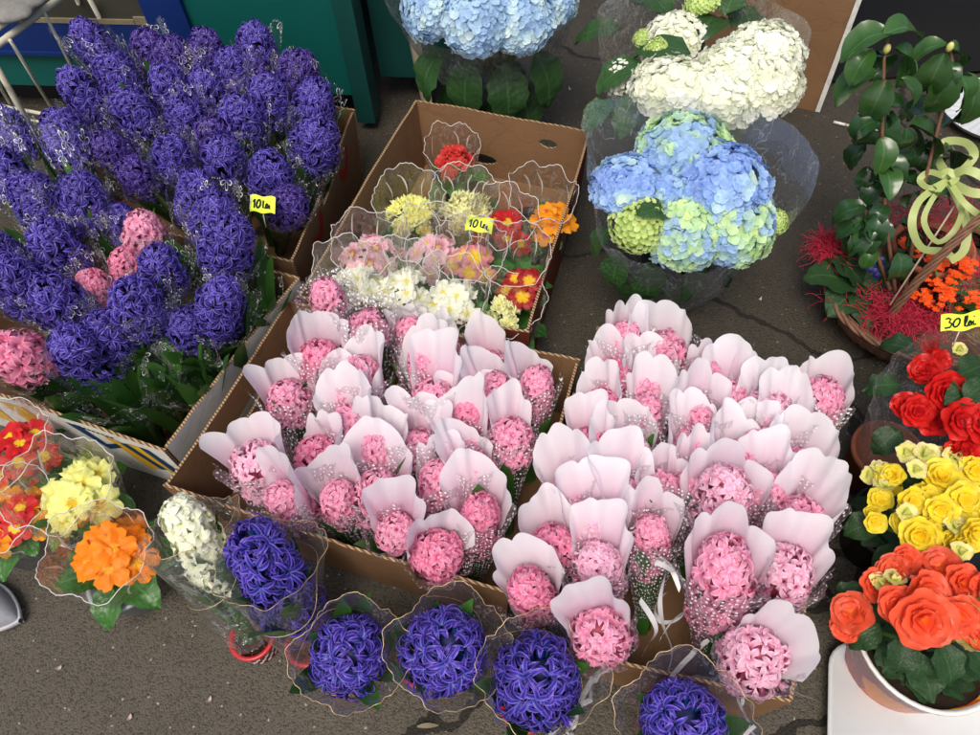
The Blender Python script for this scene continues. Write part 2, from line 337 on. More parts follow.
# ------------------------------------------------------------------ mesh builder
class MB:
    def __init__(s): s.v = []; s.f = []; s.c = []; s.uv = []; s.mi = []
    def add(s, vs, fs, cs=None, uvs=None, mi=0, M=None):
        o = len(s.v)
        for i, p in enumerate(vs):
            p = Vector(p)
            s.v.append(tuple(M @ p) if M is not None else tuple(p))
            s.c.append(cs[i] if cs else (.5, .5, .5)); s.uv.append(uvs[i] if uvs else (0, 0))
        for f in fs: s.f.append([o+i for i in f]); s.mi.append(mi)
    def grid(s, fn, nu, nv, closed=False, mi=0, M=None):
        vs, cs, uvs = [], [], []
        for j in range(nv+1):
            for i in range(nu if closed else nu+1):
                r = fn(i/nu, j/nv)
                vs.append(r[0]); cs.append(r[1] if len(r) > 1 else (j/nv, .5, .5)); uvs.append(r[2] if len(r) > 2 else (i/nu, j/nv))
        w = nu if closed else nu+1; fs = []
        for j in range(nv):
            for i in range(nu):
                i2 = (i+1) % w if closed else i+1
                fs.append((j*w+i, j*w+i2, (j+1)*w+i2, (j+1)*w+i))
        s.add(vs, fs, cs, uvs, mi, M)
    def tube(s, pts, r, n=6, mi=0, M=None, rend=None, cap=True, c=(.5, .5, .5)):
        pts = [Vector(p) for p in pts]; N = len(pts); rend = r if rend is None else rend
        vs = []; fs = []
        up = Vector((0, 0, 1)); d0 = (pts[1]-pts[0]).normalized()
        if abs(d0.z) > .9: up = Vector((1, 0, 0))
        a = d0.cross(up).normalized()
        for i, p in enumerate(pts):
            d = (pts[min(i+1, N-1)]-pts[max(i-1, 0)]); d = d.normalized() if d.length > 1e-9 else d0
            a = (a - d*a.dot(d)); a = a.normalized() if a.length > 1e-6 else d.orthogonal().normalized()
            b = d.cross(a); rr = r+(rend-r)*i/(N-1)
            for k in range(n):
                t = 2*pi*k/n; vs.append(p + (a*cos(t)+b*sin(t))*rr)
        for i in range(N-1):
            for k in range(n): fs.append((i*n+k, i*n+(k+1) % n, (i+1)*n+(k+1) % n, (i+1)*n+k))
        if cap: fs.append(tuple(range(n-1, -1, -1))); fs.append(tuple((N-1)*n+k for k in range(n)))
        s.add(vs, fs, [c]*len(vs), None, mi, M)
    def lathe(s, prof, n=28, mi=0, M=None, sx=1, sy=1):
        nv = len(prof)-1
        s.grid(lambda u, v: ((cos(2*pi*u)*prof[round(v*nv)][0]*sx, sin(2*pi*u)*prof[round(v*nv)][0]*sy, prof[round(v*nv)][1]), (v, .5, .5), (u, v)), n, nv, True, mi, M)
    def box(s, lo, hi, mi=0, M=None):
        x0, y0, z0 = lo; x1, y1, z1 = hi
        vs = [(x0, y0, z0), (x1, y0, z0), (x1, y1, z0), (x0, y1, z0), (x0, y0, z1), (x1, y0, z1), (x1, y1, z1), (x0, y1, z1)]
        s.add(vs, [(3, 2, 1, 0), (4, 5, 6, 7), (0, 1, 5, 4), (1, 2, 6, 5), (2, 3, 7, 6), (3, 0, 4, 7)], None, None, mi, M)
    def strip(s, pts, wv, mi=0, M=None, taper=False, c=None):
        """flat ribbon along pts; wv = width vectors (one Vector or a list)"""
        N = len(pts); vs = []; fs = []; cs = []
        for i, p in enumerate(pts):
            w = Vector(wv[i] if isinstance(wv, list) else wv); p = Vector(p)
            k = 1.0 if not taper else max(.05, sin(pi*min(1, .12+i/(N-1)*.88)))
            vs += [p-w*k, p+w*k]; cs += [(i/(N-1), 1, .5)]*2
        for i in range(N-1): fs.append((2*i, 2*i+1, 2*i+3, 2*i+2))
        s.add(vs, fs, cs, None, mi, M)
    def build(s, name, mats, parent=None, smooth=True, loc=None, link=True, thick=0):
        me = bpy.data.meshes.new(name)
        me.from_pydata(s.v, [], s.f)
        for m in (mats if isinstance(mats, (list, tuple)) else [mats]): me.materials.append(MT[m] if isinstance(m, str) else m)
        me.polygons.foreach_set('material_index', s.mi)
        me.polygons.foreach_set('use_smooth', [smooth]*len(s.f))
        at_ = me.color_attributes.new('col', 'FLOAT_COLOR', 'POINT')
        at_.data.foreach_set('color', [x for c in s.c for x in (c[0], c[1], c[2], 1)])
        uvl = me.uv_layers.new(name='UVMap'); li = np.zeros(len(me.loops), dtype=np.int32); me.loops.foreach_get('vertex_index', li)
        uva = np.array(s.uv, dtype=np.float32)[li].ravel(); uvl.data.foreach_set('uv', uva)
        me.update()
        o = bpy.data.objects.new(name, me)
        if link: COL.objects.link(o)
        if parent: o.parent = parent
        if loc is not None: o.location = loc
        return o
def tag(o, label=None, cat=None, group=None, kind=None):
    if label: o['label'] = label
    if cat: o['category'] = cat
    if group: o['group'] = group
    if kind: o['kind'] = kind
    return o
def thing(name, label, cat, loc=(0, 0, 0), group=None):
    o = bpy.data.objects.new(name, None); COL.objects.link(o); o.location = loc; o.empty_display_size = .03
    return tag(o, label, cat, group)
def inst(me, name, parent, M=None):
    o = bpy.data.objects.new(name, me); COL.objects.link(o); o.parent = parent
    if M is not None: o.matrix_local = M
    return o
def frame(z, back):
    z = Vector(z).normalized(); y = Vector(back); y = (y-z*y.dot(z)).normalized(); x = y.cross(z)
    return Matrix(((x.x, y.x, z.x), (x.y, y.y, z.y), (x.z, y.z, z.z)))
def TRS(loc=(0, 0, 0), rot=None, sc=(1, 1, 1)):
    m = Matrix.Translation(loc)
    if rot is not None: m = m @ rot.to_4x4()
    return m @ Matrix.Diagonal((*sc, 1))
def rz(a): return Matrix.Rotation(a, 3, 'Z')
def rx(a): return Matrix.Rotation(a, 3, 'X')

# ------------------------------------------------------------------ flower parts
def add_floret(mb, M, ln, rnd, npet=6, w=.0036, curl=2.7, tube=.02, petals_open=.5, bud=False):
    mb.tube([(0, 0, -tube), (0, 0, -tube*.4), (0, 0, 0)], .0032, 5, 0, M, .0045, False, (0, .0, rnd))
    for k in range(npet):
        a = 2*pi*k/npet + U(-.18, .18); l = ln*U(.85, 1.12); cu = curl*U(.75, 1.2); th0 = petals_open*U(.7, 1.2)
        if bud: cu *= .15; th0 *= .4; l *= .6
        segs = 6; path = [(.003, 0)]; th = th0
        for i in range(segs):
            t = (i+.5)/segs; an = th0 + cu*t**1.15
            p = path[-1]; path.append((p[0]+sin(an)*l/segs, p[1]+cos(an)*l/segs))
        tw = U(-.35, .35)
        def fn(u, v, path=path, a=a, tw=tw):
            i = min(segs, round(v*segs)); rho, ax = path[i]; s = (u-.5)*2
            wd = w*(0.75+.55*sin(pi*min(1, v*1.15)))*(1 if v < .75 else 1-(v-.75)/.25*.75)
            an = th0+cu*v
            dp = .0016*(abs(s)) * (1-.5*v)
            # lift the edges along the normal so the petal has a groove
            nx, nz = -cos(an), sin(an)
            R_ = rho+nx*dp; Z_ = ax+nz*dp; side = s*wd
            aa = a+tw*v
            return ((R_*cos(aa)-side*sin(aa), R_*sin(aa)+side*cos(aa), Z_), (v, abs(s), rnd), (u, v))
        mb.grid(fn, 2, segs, False, 0, M)
def head_mesh(seed, rad, hgt, n, mat, core, name='flower_head', ln=.026, top_tight=True, w=.0036):
    random.seed(seed); mb = MB(); e0 = 1.02 if mat == 'indigo' else 1.15
    # core
    mb.grid(lambda u, v: ((cos(2*pi*u)*sin(pi*v)*rad*.42, sin(2*pi*u)*sin(pi*v)*rad*.42, -cos(pi*v)*hgt*.42), (0, 0, .3)), 10, 6, True, 1)
    ga = pi*(3-sqrt(5)); straight = max(0, hgt/2-rad*.8)
    for i in range(n):
        u = (i+.5)/n
        a = ga*i + U(-.15, .15)
        # polar angle down the capsule
        s = u*(1.25+straight/rad*1.25)
        if s < .62: el = e0-(e0-pi/2*.18)*s/.62; z = straight + .3*rad*sin(el)
        else: el = pi/2*.18 - (s-.62)*.45; z = straight - (s-.62)/(1.25+straight/rad*1.25-.62)*(2*straight+rad*.35)
        el = max(el, -.55); el += U(-.2, .2)
        d = Vector((cos(a)*cos(el), sin(a)*cos(el), sin(el)))
        rr = (rad-.011)*(1+.10*noise.noise(d*1.7+Vector((seed, 0, 0))))+U(-.008, .006)
        rr *= 1.06-.26*max(0, min(1, (z+.3*rad)/(hgt*.5+.3*rad)))
        rr *= 1-.05*max(0, sin(el))
        p = Vector((d.x*rr, d.y*rr, z+d.z*rr*.62))
        q = d.to_track_quat('Z', 'Y').to_matrix() @ rz(U(0, 1))
        add_floret(mb, TRS(p, q), ln*U(.85, 1.08), R(), w=w, tube=rad*.55, bud=(R() < .04))
    return mb.build(name, [mat, core], link=False).data
HM = {}
def heads(mat, core, key, specs, w=.0036, ln=.026):
    HM[key] = [head_mesh(100+i*7+len(key), r, h, n, mat, core, w=w, ln=ln) for i, (r, h, n) in enumerate(specs)]
rs = [(.052, .10, 64), (.054, .115, 72), (.050, .105, 62)]; rl = [(.048, .15, 88), (.050, .165, 98)]
rp = [(.052, .09, 50), (.054, .105, 56), (.050, .095, 48)]; rpl = [(.046, .14, 74), (.048, .155, 82)]
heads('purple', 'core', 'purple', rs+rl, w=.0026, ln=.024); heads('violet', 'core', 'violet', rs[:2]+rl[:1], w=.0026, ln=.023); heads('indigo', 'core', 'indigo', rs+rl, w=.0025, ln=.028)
heads('pink', 'corepink', 'pink', rp+rpl, w=.0036, ln=.023); heads('hotpink', 'corepink', 'hotpink', rp[:2]+rpl[:1], w=.0039, ln=.024)
heads('palepink', 'corepink', 'palepink', rp[:2]+rpl, w=.0034, ln=.021); heads('whitep', 'corewhite', 'whitep', [(.04, .145, 84)], w=.0042, ln=.021)
def swap(me, mat):
    m = me.copy(); m.materials[0] = MT[mat]; return m

def leaf_mesh(L, Wd, bend=.6, fold=.35, seed=0, mat='strap', name='leaf', nv=10, shape='strap', wave=.0, nu=4):
    random.seed(seed); rnd = R(); mb = MB(); ph = U(0, 6)
    pts = [(0, 0)]; an = 0
    for i in range(nv):
        an = bend*((i+.5)/nv)**1.3*1.6; pts.append((pts[-1][0]+sin(an)*L/nv, pts[-1][1]+cos(an)*L/nv))
    def fn(u, v):
        i = round(v*nv); y, z = pts[i]; s = (u-.5)*2
        if shape == 'strap': wd = Wd*(.75+.25*sin(pi*v))*(1 if v < .7 else sqrt(max(0.0, 1-((v-.7)/.3)**2))*.97+.03)
        elif shape == 'oval': wd = Wd*max(.04, sin(pi*min(1, v**.85)))**.75*(1-.12*v)
        else: wd = Wd*max(.04, sin(pi*min(1, v**1.25)))**.6
        an = bend*v**1.3*1.6
        lift = fold*wd*abs(s)**1.3 + wave*sin(v*17+ph+s*2)*abs(s) + (0 if shape == 'strap' else L*.07*noise.noise(Vector((s*1.3+ph, v*3, ph))))
        if shape != 'strap': y += 0; wd *= 1+.06*sin(v*31+ph)
        return ((s*wd, y-cos(an)*lift, z+sin(an)*lift), (v, abs(s), rnd), (u, v))
    mb.grid(fn, nu, nv)
    return mb.build(name, mat, link=False).data
STRAP = [leaf_mesh(.24, .013, U(.08, .3), .5, i, 'strap', nu=2, nv=9) for i in range(5)]
def tubemesh(name, r, h, mat, n=8):
    mb = MB(); mb.tube([(0, 0, 0), (0, 0, h/2), (0, 0, h)], r, n); return mb.build(name, mat, link=False).data
STEM = tubemesh('stem', .007, 1, 'stem')

def paper_mesh(seed, mat='paper', corner=False):
    random.seed(seed); mb = MB(); off = Vector((seed*3.1, 1.7, 0)); arc = radians(U(185, 235)); top = U(.026, .052); nl = random.choice([3, 3, 4, 5]); asym = U(-.8, .8)
    r1 = U(.050, .058); fw_ = radians(U(-15, 15)); fold = U(-.9, .9); fl = U(-.004, .008); ph = U(0, .5)
    if corner: arc = radians(U(150, 190)); r1 *= 1.12; top *= .6; pk = U(-.9, .9)
    def fn(u, v):
        s = (u-.5)*2; a = pi/2 + fw_ + s*arc/2
        z1 = .216 + (.04*abs(s)**3+.035*max(0, 1-abs(s-pk)*1.6) if corner else 0) + top*(1-abs(s+asym*.25)**3) - .035*abs(s)**2
        sc = (.008 if corner else .015)*abs(sin((u*nl+ph)*pi))**.65
        z = .02 + (z1+sc-.02)*v
        h = z/.25
        r = .010+(r1-.010)*min(1.15, h) + fl*max(0, v-.75)/.25
        nzv = noise.noise(Vector((cos(a)*1.6, sin(a)*1.6, z*11))+off)*.013*v + noise.noise(Vector((a*2.5, z*22, 3))+off)*.004*v
        cr = .009*max(0, 1-abs(s-fold)*6)*v-.008*max(0, 1-abs(s+fold*.7)*9)*v*v + .05*max(0, v-.8)*sin(s*2+seed)
        r += nzv+cr
        return ((r*cos(a), r*sin(a)*.82, z+nzv*.4), (v, abs(s), .5), (a*.06, z))
    mb.grid(fn, 48, 16)
    return mb.build('paper_sleeve', mat, link=False).data
PAPERC = [paper_mesh(50+i, 'paper' if i % 3 else 'paperw', True) for i in range(8)]
PAPER = [paper_mesh(i, 'paper' if i % 3 else 'paperw') for i in range(10)]
def wrap_mesh(seed, mat, r0=.018, r1=.065, z0=.04, z1=.235, arc=205, center=-90, back=0, lobes=0, amp=.01, wr=.012, name='cellophane', nu=36, nv=12, sy=.9, square=0, expo=1.1):
    random.seed(seed); mb = MB(); off = Vector((seed*2.3, 5.7, 1)); arc = radians(arc); c = radians(center); full = arc > 6.2
    def fn(u, v):
        s = (u-.5)*2; a = c+s*arc/2
        zt = z1+back*(.5+.5*sin(a))**1.5 + (amp*abs(sin(a*lobes/2)) if lobes else 0) + noise.noise(Vector((cos(a)*1.5, sin(a)*1.5, 9))+off)*.015
        z = z0+(zt-z0)*v
        r = r0+(r1-r0)*v**expo
        if square: r *= 1+square*(abs(cos(2*a))**2-.5)*v
        n1 = noise.noise(Vector((cos(a)*3, sin(a)*3, z*10))+off); n2 = noise.noise(Vector((cos(a)*9, sin(a)*9, z*30))+off)
        r += wr*(n1+.45*n2)*(.3+.7*v)
        return ((r*cos(a), r*sin(a)*sy, z+wr*.3*n2), (v, abs(s), .5), (a*r1, z))
    mb.grid(fn, nu, nv, full)
    return mb, fn
DOTF = [wrap_mesh(i, 'dots', arc=random.choice([190, 215, 235]), r1=.062, z1=.215, wr=.014)[0].build('cellophane', 'dots', link=False).data for i in range(5)]
LACE = [wrap_mesh(20+i, 'lace', arc=360, r1=.076, z0=.05, z1=.2, back=.03, lobes=7, amp=.012, wr=.014)[0].build('cellophane', 'lace', link=False).data for i in range(5)]
def twine(mb, fn, r=.0008, mi=0, n=60, v=1.0, wav=0):
    pts = [Vector(fn(i/n, v)[0]) for i in range(n+1)]
    mb.tube(pts, r, 4, mi)
CLEAR = []
for i in range(3):
    m_, f_ = wrap_mesh(40+i, 'clear', arc=360, r1=.084, z0=.0, z1=.235, r0=.04, back=.03, wr=.012, square=.12, expo=1.3, nu=72)
    tw = MB(); twine(tw, f_, .0006, n=110); CLEAR.append((m_.build('cellophane', 'clear', link=False).data, tw.build('twine', 'gold', link=False).data))
def curl_ribbon(seed, L=.16, w=.0035, mat='ribbon', name='ribbon'):
    random.seed(seed); mb = MB(); p = Vector((0, -.012, .05)); pts = []; wv = []
    a0 = U(0, 6)
    for i in range(22):
        t = i/21; pts.append(p.copy()); ang = a0+t*U(5, 9)
        p += Vector((cos(ang)*.35+U(-.1, .1), -.65+sin(ang)*.5, sin(ang*1.3)*.6+.15))*L/21
        wv.append(Vector((cos(ang+1.6)*.8, .2, sin(ang)*.9)).normalized()*w)
    mb.strip(pts, wv); return mb.build(name, mat, link=False).data
RIB = [curl_ribbon(i) for i in range(5)]
def ring_pot(r0, r1, h, mat, name='pot', lip=True, mi=None):
    mb = MB(); pr_ = [(0, 0), (r0, 0), (r1, h*.86)] + ([(r1+.003, h*.86), (r1+.004, h)] if lip else [(r1, h)]) + [(r1-.003, h), (r1-.005, h*.8), (0, h*.8)]
    mb.lathe(pr_, 28); return mb.build(name, mat, link=False).data

def hyacinth(px, py, zh, base, colour, label, vi=0, hs=1.0, wrap='paper', back=95, leaves=3, group=None, zb=.03, ribbon=False, wseed=None, wsc=1.0, tilt=None, cat='potted hyacinth', hz=1.0, corner=False):
    """head centre seen at pixel (px,py) height zh; base = (x,y) on the box floor/ground"""
    H = at(px, py, zh); B = Vector((base[0], base[1], zb)); ax = H-B; L = ax.length
    bd = Vector((cos(radians(back)), sin(radians(back)), 0))
    r = thing('wrapped_hyacinth', label, 'hyacinth', B, group)
    r.rotation_mode = 'QUATERNION'; r.rotation_quaternion = frame(ax, bd).to_quaternion()
    me = HM[colour][vi % len(HM[colour])]
    if wrap in ('paper', 'dots'): hs *= .84
    elif wrap == 'clear': hs *= .86
    elif wrap == 'lace': hs *= .93; hz *= 1.3
    inst(me, 'flower_head', r, TRS((0, 0, L-(.022 if wrap == 'paper' else 0)), rz(U(0, 6)) @ rx(U(-.06, .06)), (hs, hs, hs*hz)))
    inst(STEM, 'stem', r, TRS((0, 0, 0), None, (1, 1, L*.95)))
    for k in range(leaves):
        a = 2*pi*(k+R()*.5)/max(1, leaves); s = L/.24*U(.85, 1.12)
        inst(random.choice(STRAP), 'leaf', r, TRS((cos(a)*.012, sin(a)*.012, 0), rz(a-pi/2) @ rx(U(-.12, .02) if wrap != 'clear' else U(-.3, -.02)), (1.15 if wrap != 'clear' else 1.4, 1, s*(1 if wrap != 'clear' else 1.12))))
    s = L/.2; w = wsc*hs if wrap in ('lace', 'clear') else wsc*(.56+.5*hs)*U(.93, 1.05); s *= U(.95, 1.06)
    wi = random.randrange(100) if wseed is None else wseed
    if wrap == 'paper':
        ps_ = PAPERC if (corner and wi % 4) else PAPER; inst(ps_[wi % len(ps_)], 'paper_sleeve', r, TRS((0, 0, 0), None, (w*1.0, w*1.0, s)))
        inst(DOTF[wi % len(DOTF)], 'cellophane', r, TRS((0, 0, 0), rz(U(-.2, .2)), (w*1.02, w*1.02, s)))
    elif wrap == 'dots':
        inst(DOTF[wi % len(DOTF)], 'cellophane', r, TRS((0, 0, 0), rz(U(-.3, .3)), (w*1.05, w*1.05, s*1.08)))
        inst(DOTF[(wi+1) % len(DOTF)], 'cellophane', r, TRS((0, 0, 0), rz(pi+U(-.3, .3)), (w*1.05, w*1.05, s*1.12)))
    elif wrap == 'lace':
        inst(LACE[wi % len(LACE)], 'cellophane', r, TRS((0, 0, 0), rz(U(0, 6)), (w, w, s)))
    elif wrap == 'clear':
        c, t = CLEAR[wi % len(CLEAR)]; m = TRS((0, 0, 0), None, (w, w, s))
        o = inst(c, 'cellophane', r, m); inst(t, 'twine', o)
    if ribbon:
        for q in range(3): inst(RIB[(wi+q) % len(RIB)], 'ribbon', r, TRS((0, -.02, .05+.02*q), rz(U(-1.2, 1.2)), (1.2, 1.2, 1.2)))
    return r
exec_boxes = {}
# ------------------------------------------------------------------ ground
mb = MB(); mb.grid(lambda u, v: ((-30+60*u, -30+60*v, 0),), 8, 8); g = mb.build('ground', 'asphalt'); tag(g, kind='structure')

# ------------------------------------------------------------------ cartons
def wall(parent, name, a, b, a2, b2, inn, mats, holes=(), th=.005, notch=(), seed=0, marks=()):
    """a,b bottom points; a2,b2 top; inn = inward direction"""
    random.seed(seed); W_ = (b-a).length; H_ = (a2-a).length
    def P(s, t, d=0): 
        lo = a.lerp(b, s/W_); hi = a2.lerp(b2, s/W_); return lo.lerp(hi, t/H_) + inn*(d + .003*sin(s*9+seed)*t/H_)
    outline = [(0, 0)]+[(W_*i/10, 0) for i in range(1, 10)]+[(W_, 0)]
    top = []
    n = 16
    for i in range(n+1):
        s = W_*(1-i/n); t = H_+U(-.0016, .0016)
        top.append((s, t))
    for (c, w, d) in notch:   # (fraction, width, depth)
        top = [p for p in top if not (c*W_-w/2-.004 < p[0] < c*W_+w/2+.004)]
        top += [(c*W_+w/2, H_), (c*W_+w/2-.008, H_-d), (c*W_-w/2+.008, H_-d), (c*W_-w/2, H_)]
    top.sort(key=lambda p: -p[0]); outline += top
    bm = bmesh.new()
    def loop(pts):
        vs = [bm.verts.new((p[0], p[1], 0)) for p in pts]; return [bm.edges.new((vs[i], vs[(i+1) % len(vs)])) for i in range(len(vs))]
    ed = loop(outline)
    for (cs, ct, rw, rh) in holes:
        ed += loop([(cs*W_+(rw*cos(2*pi*i/20)), ct*H_+rh*sin(2*pi*i/20)) for i in range(20)])
    bmesh.ops.triangle_fill(bm, use_beauty=True, use_dissolve=False, edges=ed, normal=(0, 0, 1))
    f = list(bm.faces); ret = bmesh.ops.extrude_face_region(bm, geom=f)
    newv = [v for v in ret['geom'] if isinstance(v, bmesh.types.BMVert)]
    for v in newv: v.co.z = th
    bm.normal_update(); bmesh.ops.recalc_face_normals(bm, faces=bm.faces)
    for fc in bm.faces:
        n_ = fc.normal; fc.material_index = 0 if n_.z < -.5 else (1 if n_.z > .5 else 2)
    for v in bm.verts: v.co = P(v.co.x, v.co.y, v.co.z)
    bmesh.ops.recalc_face_normals(bm, faces=bm.faces)
    me = bpy.data.meshes.new(name); bm.to_mesh(me); bm.free()
    for m in mats: me.materials.append(MT[m])
    o = bpy.data.objects.new(name, me); COL.objects.link(o); o.parent = parent
    o.matrix_parent_inverse = Matrix.Translation(parent.location).inverted()
    for (nm, mat, polys, side) in marks:
        for grp_ in ([[p_] for p_ in polys] if mat in ('navy', 'yprint') else [polys]):
            k = MB()
            for poly in grp_:
                pts = [P(s*W_, t*H_, -.0012 if side == 'out' else th+.0012) for s, t in poly]; k.add(pts, [tuple(range(len(pts)))])
            if mat == 'rprint':
                mp_ = {}; vv = []
                for v_ in k.v:
                    ky = tuple(round(c_, 4) for c_ in v_)
                    if ky not in mp_: mp_[ky] = len(vv); vv.append(v_)
                k.f = [[mp_[tuple(round(c_, 4) for c_ in k.v[i_])] for i_ in f_] for f_ in k.f]; k.v = vv; k.c = k.c[:len(vv)]; k.uv = k.uv[:len(vv)]
            q = k.build(nm, mat, o, False)
    return o
def carton(name, label, top, h, out='card', inn='card', holes={}, notch={}, th=.005, inset=.02, marks={}, group='cardboard boxes of flowers', zt=.2):
    c = sum((Vector((p[0], p[1], 0)) for p in top), Vector())/4
    root = thing(name, label, 'cardboard box', c, group)
    T = [Vector((p[0], p[1], zt)) for p in top]
    B = [Vector((c.x+(p[0]-c.x)*(1-inset*2), c.y+(p[1]-c.y)*(1-inset*2), zt-h)) for p in top]
    for i, nm in enumerate(['front', 'right', 'back', 'left']):
        j = (i+1) % 4; a, b, a2, b2 = B[i], B[j], T[i], T[j]
        e = (b2-a2).normalized(); nrm = Vector((-e.y, e.x, 0))
        if nrm.dot(c-a2) < 0: nrm = -nrm
        g_ = .0062
        if i % 2: a, b, a2, b2 = a+e*g_, b-e*g_, a2+e*g_, b2-e*g_
        wall(root, 'side_panel', a, b, a2, b2, nrm, [out, inn, 'edge'], holes.get(nm, ()), th, notch.get(nm, ()), i+len(label), marks.get(nm, ()))
    k = MB(); k.add([p.lerp(Vector((c.x, c.y, p.z)), .02)+Vector((0, 0, .004)) for p in B]+[p.lerp(Vector((c.x, c.y, p.z)), .02)+Vector((0, 0, .009)) for p in B], [(3, 2, 1, 0), (4, 5, 6, 7), (0, 1, 5, 4), (1, 2, 6, 5), (2, 3, 7, 6), (3, 0, 4, 7)])
    o = k.build('bottom_panel', inn, root, False); o.matrix_parent_inverse = Matrix.Translation(c).inverted()
    return root, c
BOXA = [(-.564, .58), (.004, .357), (.165, .778), (-.383, .969)]
BOXB = [(-.372, .975), (.079, .850), (.267, 1.412), (-.135, 1.565)]
BOXC = [(.045, .285), (.382, .178), (.626, .686), (.205, .85)]
BOXD = [(-1.12, .875), (-.572, .650), (-.368, 1.03), (-.92, 1.26)]
BOXE = [(-.98, 1.31), (-.388, 1.065), (-.279, 1.543), (-.84, 1.76)]
carton('cardboard_box', 'brown cardboard box of pink hyacinths in white paper, left of the other paper-wrapped ones', BOXA, .19, holes={'left': [(.5, .6, .045, .014)]}, notch={'front': [(.62, .1, .006)]}, zt=.2)
carton('cardboard_box', 'brown cardboard box with oval handle hole holding the mixed primroses', BOXB, .19, out='cardred', holes={'back': [(.22, .72, .022, .012), (.62, .30, .04, .015)]})
carton('cardboard_box', 'brown cardboard box of scalloped paper hyacinths on the right', BOXC, .19)
wm = {'front': [
    ('print', 'navy', [[(.62, .88), (.68, .9), (.73, .62), (.70, .55)], [(.90, .9), (.93, .9), (1.0, .38), (.97, .3)], [(.815, .82), (.845, .86), (.93, .42), (.90, .36)], [(.70, .55), (.79, .75), (.80, .68), (.72, .48)]], 'out'),
    ('print', 'yprint', [[(.76, .86), (.81, .84), (.895, .36), (.84, .25)], [(.85, .88), (.895, .89), (.965, .3), (.935, .36)], [(.36, .85), (.46, .9), (.5, .6), (.4, .5)], [(.2, .6), (.3, .7), (.3, .3), (.2, .3)]], 'out'),
    ('lettering', 'ink', [[(.655+i*.017, .905), (.667+i*.017, .905), (.667+i*.017, .875), (.655+i*.017, .875)] for i in range(9)], 'out')]}
carton('cardboard_box', 'white printed cardboard box with navy and yellow stripes holding purple hyacinths', BOXD, .19, out='cardwhite', inn='card', marks=wm, th=.006)
def hook(s0, t0, sc):
    pts = []
    for i in range(12): a = -pi*.95+i/11*pi*1.1; pts.append((s0+cos(a)*.05*sc, t0+sin(a)*.16*sc))
    for i in range(11, -1, -1): a = -pi*.95+i/11*pi*1.1; pts.append((s0+cos(a)*.028*sc, t0+sin(a)*.07*sc))
    return pts
def hookstrips(s0, t0, sc):
    o = hook(s0, t0, sc); n = 12; return [[o[i], o[i+1], o[2*n-2-i], o[2*n-1-i]] for i in range(n-1)]
carton('cardboard_box', 'brown cardboard box with red printed hooks behind the white printed box', BOXE, .19, marks={'right': [('print', 'rprint', hookstrips(.28, .78, 1.7), 'out'), ('print', 'rprint', hookstrips(.74, .78, 1.7), 'out')]}, notch={'right': [(.5, .10, .035)]})

# ------------------------------------------------------------------ pink hyacinths in paper
def inquad(p, q, m=.035):
    """pull a point inside quad q with margin"""
    c = Vector((sum(a[0] for a in q)/4, sum(a[1] for a in q)/4)); p = Vector(p[:2])
    for _ in range(60):
        ok = True
        for i in range(4):
            a = Vector(q[i]); b = Vector(q[(i+1) % 4]); e = (b-a).normalized(); n = Vector((-e.y, e.x))
            if (p-a).dot(n) < m: ok = False; break
        if ok: return p
        p = p.lerp(c, .06)
    return p
ORD = ['first', 'second', 'third', 'fourth', 'fifth', 'sixth', 'seventh', 'eighth']
def boxrow(rows, quad, zh, grp, lab):
    n = len(rows)
    for ri, row in enumerate(rows):
        for ci, it in enumerate(row):
            px, py, kw = it[0], it[1], dict(it[2]) if len(it) > 2 else {}
            z = kw.pop('z', zh); ld = kw.pop('lean', 1.0); z = z + U(-.006, .006)
            H = at(px, py, z); b = inquad((H.x+kw.pop('dx', 0), H.y-.085*ld), quad, .04)
            kw.setdefault('hz', U(1.0, 1.15)); kw['corner'] = quad is BOXA
            lb = kw.pop('label', None) or lab % (ORD[ci], ORD[ri])
            kw.setdefault('colour', 'pink'); kw.setdefault('back', U(80, 115) if quad is BOXC else U(62, 132)); kw.setdefault('hs', U(.86, .98)); kw.setdefault('vi', random.choice((0, 1, 2, 3, 4)) if kw['colour'] != 'hotpink' else random.randrange(3))
            hyacinth(px, py, z, b, label=lb, group=grp, leaves=kw.pop('leaves', 2), **kw)
random.seed(11)
hp, pp = 'hotpink', 'palepink'
